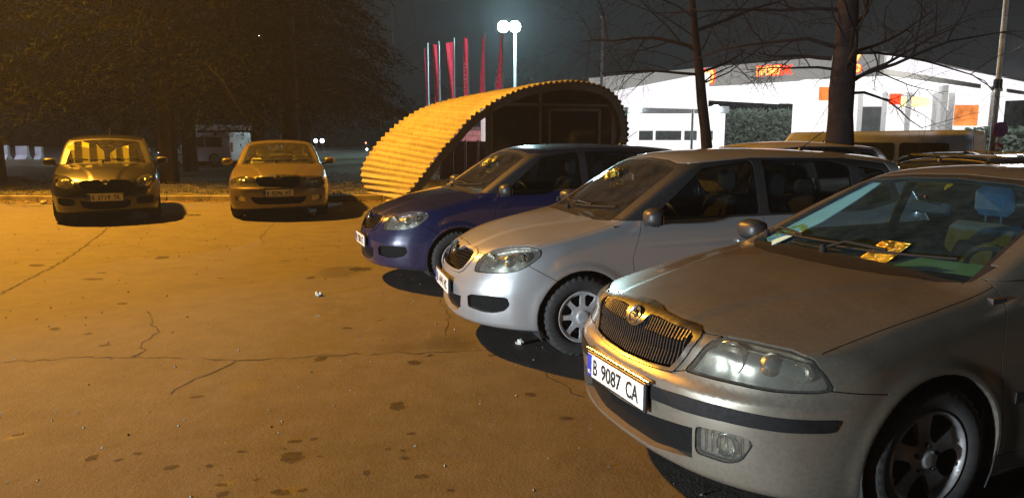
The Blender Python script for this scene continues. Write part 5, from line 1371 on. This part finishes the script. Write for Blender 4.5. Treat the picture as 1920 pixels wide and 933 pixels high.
# hedge and trees lit under the canopy
def bush(x0, x1, y, z1, n, mat, label, seed, dep=1.5):
    rr = random.Random(seed); m = MB()
    for _ in range(n):
        c = Vector((rr.uniform(x0, x1), y + rr.uniform(0, dep), rr.random()**.8*z1*(.82+.18*math.sin(rr.random()*9)))); s = rr.uniform(.10, .26)
        a = Vector((rr.gauss(0, 1), rr.gauss(0, 1), rr.gauss(0, 1))).normalized()*s; b = a.orthogonal().normalized()*s*.6; m.add([c-a, c+b, c+a, c-b], [[0, 1, 2, 3]])
    o = m.build('hedge', mat, smooth=False); tag(o, label, 'hedge'); return o
def leafmat(name, c1, c2, trans=.25):
    t = NT(name); co = t.coord(); n = t.noise(co, 2.2, 4, .6); c = t.ramp(n, [(.3, c1), (.7, c2)])
    d = t.n('BsdfDiffuse'); t.t.links.new(c, d.inputs['Color']); tr = t.n('BsdfTranslucent'); t.t.links.new(c, tr.inputs['Color']); mx = t.n('MixShader'); mx.inputs[0].default_value = trans
    t.t.links.new(d.outputs[0], mx.inputs[1]); t.t.links.new(tr.outputs[0], mx.inputs[2]); t.t.links.new(mx.outputs[0], t.out.inputs['Surface']); return t.m
M['hedge'] = leafmat('hedge_leaves', (.08, .11, .085), (.17, .22, .18))
x0, x1 = PT(1350, 240, 62).x, PT(1510, 240, 62).x; bush(x0, x1, 62, PT(1400, 203, 62).z, 5200, M['hedge'], 'dull green hedge seen between the white hall and the broad column', 1, 2)
x0, x1 = PT(1872, 240, 40).x, PT(1960, 240, 40).x; bush(x0, x1, 40, PT(1900, 238, 40).z, 2600, M['hedge'], 'rounded green bush at the right edge behind the round sign', 2, 3)

# round sign with plates on the tall pole at the right
Y = 15.0; p0 = PT(1861, 262, Y); p1 = PT(1884, 0, Y); t = empty('sign_pole', (p0.x, Y, 0)); tag(t, 'tall grey pole with a round no stopping sign and small plates, right side', 'sign pole')
m = MB(); m.tube([(0, 0, 0), (0, 0, 4), (0, 0, PT(1884, -40, Y).z)], [.055, .05, .04], 10); m.build('pole', M['pole'], t)
M['sign_blue'] = plain('sign_blue', (.10, .10, .42), .5); M['sign_red'] = plain('sign_red', (.50, .03, .05), .5)
sz = PT(1870, 243, Y).z; sx = PT(1870, 243, Y).x - p0.x; r = .150
m = MB(); m.lathe([(0, -.01), (r, -.01), (r, .0), (0, .0)], 32, 'y', (sx, -.09, sz)); s_ = m.build('round_sign', M['sign_red'], t)
m = MB(); m.lathe([(0, -.004), (r*.84, -.004), (r*.84, 0), (0, 0)], 32, 'y', (sx, -.101, sz)); m.build('sign_face', M['sign_blue'], s_)
m = MB()
for a in (R(45), R(135)): m.obox((sx-r*.80*math.cos(a), -.108, sz-r*.80*math.sin(a)), (sx+r*.80*math.cos(a), -.108, sz+r*.80*math.sin(a)), .006, .028, (0, 0, 1))
m.build('sign_cross', M['sign_red'], s_, smooth=False)
def rp(u0, u1, vt, vb, mat, nm): a_, b_ = PT(u0, vt, Y), PT(u1, vb, Y); m = MB(); m.box((a_.x-p0.x, -.10, b_.z), (b_.x-p0.x, -.09, a_.z), b=.003); m.build(nm, mat, t)
rp(1864, 1874, 258, 268, M['print_white'], 'small_plate'); rp(1861, 1875, 269, 281, M['sign_red'], 'striped_plate')
a_, b_ = PT(1861, 269, Y), PT(1875, 281, Y); m = MB(); m.prism([(a_.x-p0.x+.005, b_.z+.005), (b_.x-p0.x-.01, b_.z+.005), (a_.x-p0.x+.005, a_.z-.01)], -.104, -.1005, 'y'); m.build('plate_stripe', M['print_white'], t)
m = MB(); m.box((-.07, -.05, PT(1862, 155, Y).z-.12), (.07, .06, PT(1862, 148, Y).z), b=.02); m.build('clamp_box', M['steel'], t)
lamp_light('canopy_light', (24, 36, 4.2), (1, .98, .95), 1500, .6)
# ================================================================ trees
M['bark'] = plain('dark_bark', (.016, .012, .013), .9, Specular__IOR__Level=.08, scale=6, var=.4, bump=.8)
M['twig'] = plain('twigs', (.016, .013, .013), .9, Specular__IOR__Level=.08)
M['dark_branch'] = plain('dark_branches', (.006, .0055, .005), .9, Specular__IOR__Level=.05)
M['needles'] = leafmat('conifer_needles', (.004, .005, .004), (.010, .011, .009), .2)
def conifer(label, x, y, h, seed, lowest=2.0, spread=4.2):
    rr = random.Random(seed); t = empty('conifer', (x, y, 0), rr.random()*6); tag(t, label, 'conifer', 'dark conifers beyond the grass verge')
    m = MB(); m.tube([(0, 0, 0), (.05, .02, h*.3), (0, -.04, h*.6), (0, 0, h)], [.26, .20, .12, .02], 10); m.build('trunk', M['bark'], t)
    m = MB(); k = MB(); nb = 95
    for i in range(nb):
        f = (i+rr.random())/nb; z = lowest + (h-lowest)*f; a = i*2.399+rr.random()*.5; L = spread*(1-f)**.75*(.7+.45*rr.random())+.3
        dz = Vector((math.cos(a), math.sin(a), 0)); pts = [Vector((0, 0, z)) + dz*L*s + Vector((0, 0, .18*L*math.sin(s*2.2) - .34*L*s*s)) for s in np.linspace(0, 1, 6)]
        k.tube(pts, [.045, .035, .026, .018, .012, .006], 4, cap=False); sd = dz.cross(Vector((0, 0, 1)))
        for _ in range(int(60+L*55)):
            s = .12+.88*rr.random()**.75; q = s*5; j = min(int(q), 4); p = pts[j].lerp(pts[j+1], q-j); w = rr.uniform(-1, 1)*.42*L*(1-s*.55)
            c = p + sd*w + dz*abs(w)*.35 + Vector((0, 0, -abs(w)*.25 - rr.random()*.16)); d = (dz*rr.uniform(.3, 1) + sd*rr.uniform(-1, 1)*1.1 + Vector((0, 0, rr.uniform(-.9, .1)))).normalized()*rr.uniform(.12, .30)
            b = d.cross(Vector((rr.gauss(0, .4), rr.gauss(0, .4), 1))).normalized()*rr.uniform(.012, .03); m.add([c-b*.4, c+d*.5-b, c+d, c+d*.5+b], [[0, 1, 2, 3]])
    k.build('branches', M['dark_branch'], t, smooth=False); m.build('crown', M['needles'], t, smooth=False)
    return t
c1 = conifer('broad dark conifer right behind the dark car', -9.6, 21.0, 13, 21, 2.1, 4.6)
c2 = conifer('tall dark conifer standing behind the beige car', -6.6, 22.5, 15, 22, 2.3, 4.0)
def clone(src, label, x, y, s, rz):
    c = copy_tree(src); c.location = (x, y, 0); c.rotation_euler = (0, 0, rz); c.scale = (s, s, s); c['label'] = label; return c
for i, (src, x, y, s, lab) in enumerate([(c2, -14.8, 21.5, .95, 'dark conifer at the left edge nearest the grass'), (c1, -19.5, 27, 1.15, 'hazy conifer filling the upper left corner'), (c1, -7.6, 26.5, .95, 'dark conifer left of the flags'),
        (c2, -12.2, 28.5, 1.1, 'conifer standing deep between the two left cars'), (c1, -10.4, 31, 1.2, 'tall conifer far behind the beige car'), (c2, -24, 33, 1.2, 'far conifer behind the barrier blocks'), (c2, -16.8, 33, 1.25, 'far conifer above the mirror of the dark car'), (c1, -9.8, 36, 1.1, 'far conifer behind the left end of the shelter')]):
    clone(src, lab, x, y, s, 1.3*i+.4)

def bare_tree(label, pts, rad, seed, levels, start, bend=.25, first=None, cat='tree', scale=1.0, n1=9, droop=.0, L0=2.4):
    rr = random.Random(seed); t = empty('bare_tree', (pts[0][0], pts[0][1], 0)); tag(t, label, cat); o = Vector((pts[0][0], pts[0][1], 0)); P = [Vector(p)-o for p in pts]
    m = MB(); m.tube(P, rad, 12); m.build('trunk', M['bark'], t); big = MB(); tw = MB()
    def grow(p, d, L, r, lv):
        n = 6; Q = [p]; q = d.normalized(); c = p.copy()
        for i in range(n):
            q = (q + Vector((rr.gauss(0, 1), rr.gauss(0, 1), rr.gauss(0, .8) - droop*(1 if lv > 1 else .2)))*bend*.45).normalized(); c = c + q*L/n; Q.append(c.copy())
        (big if lv < 2 else tw).tube(Q, [r*(1-.75*i/n) for i in range(n+1)], 6 if lv < 2 else 4 if lv < 3 else 3, cap=False)
        if lv >= levels: return
        kids = rr.randint(4, 6) if lv < 2 else rr.randint(4, 7)
        for k in range(kids):
            s = .2+.8*(k+rr.random())/kids; i = min(int(s*n), n-1); b = Q[i].lerp(Q[i+1], s*n-i); ax = (Q[i+1]-Q[i]).normalized(); side = ax.cross(Vector((rr.gauss(0, 1), rr.gauss(0, 1), rr.gauss(0, 1)))).normalized()
            grow(b, ax*.65+side*.85+Vector((0, 0, .15 if lv < 2 else 0)), L*rr.uniform(.42, .66), r*.5*(1-.4*s), lv+1)
    n = len(P)-1
    for k in range(n1):
        s = start+(1-start)*(k+rr.random())/n1; i = min(int(s*n), n-1); b = P[i].lerp(P[i+1], s*n-i); a = rr.random()*6.283
        grow(b, Vector((math.cos(a), math.sin(a), .35+.5*rr.random())), L0*scale*rr.uniform(.8, 1.25), rad[i]*.18, 1)
    for f in (first or []): grow(Vector(f[0])-o, Vector(f[1]), f[2], f[3], 1)
    big.build('limbs', M['bark'], t, smooth=True); g = tw.build('twigs', M['twig'], t, smooth=True); return t
# big trunk right of centre
Yt = 10.6; b0 = PT(1574, 300, Yt)
def T(u, v): return tuple(PT(u, v, Yt))
tr = bare_tree('big bare tree with a thick dark trunk behind the silver cars', [(b0.x, Yt, 0), T(1574, 285), T(1576, 215), T(1578, 170), T(1583, 120), T(1588, 60), T(1592, -30), T(1585, -160)], [.26, .20, .165, .17, .16, .145, .13, .07], 8, 4, .45, .30,
    first=[(T(1592, 175), (.9, .2, -.05), 1.5, .022), (T(1562, 130), (-.8, .2, .05), 1.2, .02), (T(1570, 90), (-.9, -.1, .55), 2.4, .028), (T(1600, 50), (.85, .1, .5), 2.6, .028), (T(1602, 150), (.6, -.3, .35), 1.3, .03), (T(1560, 110), (-.6, .3, -.15), 1.0, .03), (T(1598, 100), (1, 0, .1), 2.0, .022), (T(1590, 20), (-1, .1, -.05), 2.6, .026)], n1=8, droop=.35, L0=1.9)
Yt = 15.0; b0 = PT(1327, 285, Yt)
bare_tree('slimmer bare tree with a slightly bent trunk right of the shelter', [(b0.x, Yt, 0), T(1326, 285), T(1322, 240), T(1316, 190), T(1312, 140), T(1305, 80), T(1300, 20), T(1290, -80)], [.13, .115, .10, .10, .09, .075, .06, .03], 15, 4, .45, .3,
    first=[(T(1316, 135), (.8, .2, .1), 1.8, .03), (T(1310, 140), (-.9, 0, .0), 1.9, .03), (T(1305, 90), (-.9, .1, .3), 2.6, .04), (T(1300, 60), (1, 0, .25), 2.6, .04)], n1=8, droop=.4, L0=2.1)
Yt = 9.0
def side_tree(u, Y, seed, lab, hgt=9.0, L0=2.6, lean=0):
    p = PT(u, 245, Y); return bare_tree(lab, [(p.x, Y, 0), (p.x+.1, Y, hgt*.3), (p.x+lean*.5, Y, hgt*.6), (p.x+lean, Y, hgt)], [.2, .16, .11, .04], seed, 4, .35, .3, n1=12, droop=.3, L0=L0)
side_tree(2010, 13, 31, 'bare tree just beyond the right edge whose twigs hang before the canopy', 8.5, 2.7, -.5)
side_tree(1105, 64, 33, 'bare tree dimly visible against the sky behind the shelter', 16, 5)
side_tree(740, 62, 37, 'far bare tree behind the leftmost flags', 15, 5.0)
# far tree line
m = MB(); rr = random.Random(77)
for _ in range(15000):
    x = rr.uniform(-60, 75); z = rr.random()**1.2*(7+2.5*math.sin(x*.21)+1.5*math.sin(x*.67)); c = Vector((x, 78+rr.uniform(-3, 3), z)); s = rr.uniform(.4, 1.0)
    a = Vector((rr.gauss(0, 1), rr.gauss(0, 1), rr.gauss(0, 1))).normalized()*s; b = a.orthogonal().normalized()*s*.6; m.add([c-a, c+b, c+a, c-b], [[0, 1, 2, 3]])
o = m.build('distant_tree_line', M['needles'], smooth=False); tag(o, kind='stuff')
# ================================================================ the cars
def set_paint(root, old, new):
    st = [root]
    while st:
        o = st.pop(); st += list(o.children)
        if o.type == 'MESH':
            for sl in o.material_slots:
                if sl.material == old: sl.link = 'OBJECT'; sl.material = new
def strip(root, *names):
    for ch in list(root.children):
        if ch.name.split('.')[0] in names:
            st = [ch]
            while st: o = st.pop(); st += list(o.children); bpy.data.objects.remove(o)

# silver-beige car in the right foreground
oct_, S1, W1 = build_car(OCTAVIA, OCT, .02)
plate_part(oct_, (S_front(S1, 0, .487)+.022, 0, .487), [('B', -.195, .038), ('9087', -.115, .185), ('CA', .115, .105)])
m = MB(); m.box((-.02, -.285, -.01), (.008, .285, .006), b=.003); pt = m.build('plate_holder_rim', M['chrome'], oct_); pt.location = (S_front(S1, 0, .56)+.012, 0, .560)
m = MB(); m.box((-.075, -.055, 0), (.075, .055, .012), b=.004)
for k in range(14): m.box((-.06+.009*k, -.04+.007*(k % 5), .012), (-.052+.009*k, -.02+.007*(k % 5), .02))
pose(oct_, 1.3495, 3.5968, 1.2049)
tag(oct_, 'silver beige car in the right foreground with plate B 9087 CA and chrome ribbed grille', 'car')

fab_, S2, W2 = build_car(FABIA, FAB, .024)
blue = copy_tree(fab_); dark = copy_tree(fab_); back1 = copy_tree(fab_)
plate_part(fab_, (S_front(S2, 0, .455)+.022, 0, .455), [('B', -.195, .038), ('1441', -.115, .185), ('HC', .115, .105)])
pose(fab_, .2924, 5.9436, 1.304); tag(fab_, 'silver hatchback with plate ending 441 HC, middle one of the three cars parked at right', 'car')
PB = car_paint('dark_blue_paint', (.002, .005, .045), metal=.2, rough=.25, coat=1.0, coatr=.03, amount=.10)
set_paint(blue, PAINT_SIL, PB)
plate_part(blue, (S_front(S2, 0, .455)+.022, 0, .455), [('B', -.195, .038), ('1580', -.115, .185), ('KT', .115, .105)])
pose(blue, -.83, 8.30, R(69)); tag(blue, 'dark blue hatchback parked beyond the silver one, in front of the arched shelter', 'car')
PD = car_paint('dark_grey_paint', (.007, .0065, .0065), metal=.2, rough=.3, coat=1.0, coatr=.04, amount=.04)
set_paint(dark, PAINT_SIL, PD)
plate_part(dark, (S_front(S2, 0, .455)+.022, 0, .455), [('B', -.195, .038), ('3719', -.115, .185), ('TK', .115, .105)])
pose(dark, -7.3233, 13.534, -.4453); dark.scale = (1.035, 1.035, 1.05); tag(dark, 'dark grey car at far left facing us, yellow reflection built as pleated card behind its windscreen', 'car')
PBk = car_paint('pale_silver_paint', (.45, .44, .42), metal=.5, amount=.15)
set_paint(back1, PAINT_SIL, PBk); pose(back1, 2.28, 10.0, R(70)); tag(back1, 'pale car parked behind the silver hatchback, only roof and rear showing beside the trunk', 'car')

gold, S3, W3 = build_car(OCTAVIA, OCT2, .032)
rack = copy_tree(gold)
plate_part(gold, (S_front(S3, 0, .505)+.022, 0, .505), [('B', -.195, .038), ('0296', -.115, .185), ('HT', .115, .105)])
pose(gold, -4.4245, 14.2343, -.2751); tag(gold, 'beige gold car second from the left facing us, plate B 0296 HT', 'car')
PK = car_paint('black_paint', (.012, .012, .013), metal=.3, rough=.3, coat=1.0, coatr=.04, amount=.08)
set_paint(rack, PAINT_GOLD, PK)
for sd in (1, -1):
    m = MB(); pts = []
    for k in range(13):
        x = -1.2-1.7*k/12; e = min(k, 12-k); pts.append((x, sd*(float(S3.wide(x))-.20), float(S3.roof(x))-.05+min(.055, .03*e)))
    m.tube(pts, .016, 8); m.build('roof_rail', M['dull_chrome'], rack)
for x in (-1.55, -2.45):
    m = MB(); m.obox((x, -.60, float(S3.roof(x))+.02), (x, .60, float(S3.roof(x))+.02), .05, .02); m.build('roof_bar', M['black_plastic'], rack)
pose(rack, 7.05, 8.95, R(70)+math.pi); rack.scale = (.97, .97, .95); tag(rack, 'black car with roof rails showing above the roof of the foreground car', 'car')
tail_z = None

# white vans behind, right
M['cooled_white'] = plain('cooled_white_paint', (.30, .34, .42), .5, scale=2)  # white van paint turned blue grey to offset the orange lamplight
t = van(PT(1588, 270, 14.4).x, 14.6, R(160), 4.2, 1.7, 1.62, M['cooled_white'], 'white van parked behind the big trunk, its long flat roof in front of the shop', 'van', 3)
t = van(PT(1672, 270, 19.5).x, 19.5, R(158), 4.0, 1.7, 1.60, M['white_paint'], 'second white van, partly hidden right of the long white van', 'van', 2)

# ---------------------------------------------------------------- things behind the windscreens
def at_car(root, o): o.parent = None; o.location = root.matrix_local @ Vector(o.location) if False else o.location
def place_in(root, o, loc, rot=(0, 0, 0)):
    bpy.context.view_layer.update()
    o.matrix_world = root.matrix_world @ (Matrix.Translation(loc) @ (Matrix.Rotation(rot[2], 4, 'Z') @ Matrix.Rotation(rot[1], 4, 'Y') @ Matrix.Rotation(rot[0], 4, 'X')))
# yellow windscreen reflections of the dark car, built as two pleated card halves
M['glare'] = plain('yellow_glare_card', (.95, .88, .16), .6, var=.10, scale=5)
for (y0, y1, hs, lab) in ((-.62, -.04, [.32, .36, .40, .36, .34, .22], 'left half of the yellow reflection in the windscreen of the dark grey car, built as pleated card'), (.05, .46, [.18, .27, .30, .32, .36], 'right half of the yellow reflection in the windscreen of the dark grey car, built as pleated card')):
    m = MB(); n = len(hs); V = []
    for k in range(n):
        y = y0+(y1-y0)*k/(n-1); x = .05*(k % 2); V += [(x, y, 0), (x-.13*hs[k]/.3, y, hs[k]), (x-.004, y, 0), (x-.004-.13*hs[k]/.3, y, hs[k])]
    m.add(V, [[4*k, 4*k+4, 4*k+5, 4*k+1] for k in range(n-1)] + [[4*k+2, 4*k+3, 4*k+7, 4*k+6] for k in range(n-1)])
    o = m.build('glare', M['glare'], smooth=False); tag(o, lab, 'glare'); place_in(dark, o, (-.55, 0, .945))
# gold-foil air freshener card / sticker behind the foreground windscreen
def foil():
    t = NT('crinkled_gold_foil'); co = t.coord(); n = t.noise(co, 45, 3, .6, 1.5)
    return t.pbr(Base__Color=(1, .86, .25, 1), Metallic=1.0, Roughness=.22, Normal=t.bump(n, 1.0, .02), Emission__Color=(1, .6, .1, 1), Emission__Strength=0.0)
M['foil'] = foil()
m = MB(); m.box((-.003, -.075, 0), (.0, .075, .19), b=.001); cd = m.build('gold_card', M['foil']); tag(cd, 'square gold foil card lying against the windscreen of the foreground car', 'card'); cx_ = float(np.linspace(.2, -1.5, 1701)[int(np.argmax(S1.f(np.linspace(.2, -1.5, 1701), np.full(1701, .25), np.full(1701, 1.02)) < 0))]); place_in(oct_, cd, (cx_+.075, .24, .995), (0, -1.13, .10))
m = MB(); m.box((-.15, -.20, 0), (.15, .20, .003), b=.001); pp = m.build('reflection_sheet', plain('pale_blue_sheen', (.16, .40, .62), .5, var=.05)); tag(pp, 'pale blue sheet on the dashboard of the foreground car, painted as the windscreen reflection', 'paper'); place_in(oct_, pp, (-.62, .38, .965), (0, .02, .3))  # sheet coloured pale blue to stand for the reflection low in the windscreen
# pale panel painted as the reflection along the foreground car's far windscreen pillar
sd = -1; q = [(-.655, .978, .26), (-.62, 1.09, .20), (-.585, 1.20, .15), (-.555, 1.295, .08)]; V = []
for y, z, w in q:
    for yy in (y, y+w):
        xs = np.linspace(.2, -1.5, 1701); f = S1.f(xs, np.full(1701, yy), np.full(1701, z)); x = float(xs[int(np.argmax(f < 0))]) - .05
        V.append((x, yy, z))
m = MB(); m.add(V + [(x-.012, y, z) for x, y, z in V], [[2*i, 2*i+1, 2*i+3, 2*i+2] for i in range(3)] + [[8+2*i, 8+2*i+2, 8+2*i+3, 8+2*i+1] for i in range(3)] + [[2*i+1, 8+2*i+1, 8+2*i+3, 2*i+3] for i in range(3)])
M['pale_reflection'] = plain('pale_blue_reflection', (.45, .72, .85), .5, var=.06); m.build('pillar_strip', M['pale_reflection'], oct_)
# yellow windscreen reflections of the silver and the blue car, built as foil lumps
def glint_lump(root, loc, s, seed, lab):
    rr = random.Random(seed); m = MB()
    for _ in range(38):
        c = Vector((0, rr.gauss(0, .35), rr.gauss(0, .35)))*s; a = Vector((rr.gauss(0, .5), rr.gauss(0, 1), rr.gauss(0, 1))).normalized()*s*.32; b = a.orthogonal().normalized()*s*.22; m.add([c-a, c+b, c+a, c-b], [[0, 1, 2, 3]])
    o = m.build('foil_glint', M['foil'], smooth=False); tag(o, lab, 'glint'); xs = np.linspace(.2, -1.5, 1701); xg = float(xs[int(np.argmax(S2.f(xs, np.full(1701, loc[1]), np.full(1701, loc[2])) < 0))]); place_in(root, o, (xg+.075, loc[1], loc[2]), (0, -1.12, 0))
glint_lump(fab_, (-.80, -.10, 1.26), .12, 1, 'yellow reflection high on the windscreen of the silver hatchback, built as gold foil')
glint_lump(blue, (-.80, .06, 1.26), .12, 2, 'yellow reflection high on the windscreen of the blue hatchback, built as gold foil')

# round bowls inside the fog lamps of the foreground car
fogs = [c for c in oct_.children if c.name.split('.')[0] == 'fog_lamp']
for c in fogs:
    sg = 1 if sum(v.co.y for v in c.data.vertices) > 0 else -1; x = S_front(S1, .60*sg, .39)
    m = MB(); m.lathe([(0, -.020), (.012, -.018), (.030, -.010), (.040, .002), (.043, .006), (.046, .002), (.046, -.02)], 24, 'x'); b = m.build('lamp_bowl', M['chrome'], c); b.location = (x-.022, .60*sg, .388); b.rotation_euler = (0, 0, .35*sg)
    m = MB()
    for k in range(7): y = .52*sg+.026*k*sg; m.obox((S_front(S1, y, .36)-.024, y, .345), (S_front(S1, y, .43)-.024, y, .435), .003, .006, (1, 0, 0))
    m.build('lens_ribs', M['dull_chrome'], c, smooth=False)
# ================================================================ thin mist added to imitate lens bloom round the lamps
def haze(density):  # mist volume standing for lens bloom
    m = MB(); m.box((-72, -32, -1), (90, 92, 21)); t = NT('bloom_mist'); t.t.nodes.remove(t.out); t.out = t.n('OutputMaterial')
    v = t.n('VolumePrincipled', Density=density, Anisotropy=.3); v.inputs['Color'].default_value = (.9, .95, 1, 1); t.t.links.new(v.outputs[0], t.out.inputs['Volume'])
    o = m.build('haze', t.m, smooth=False); tag(o, kind='stuff')
haze(.0009)
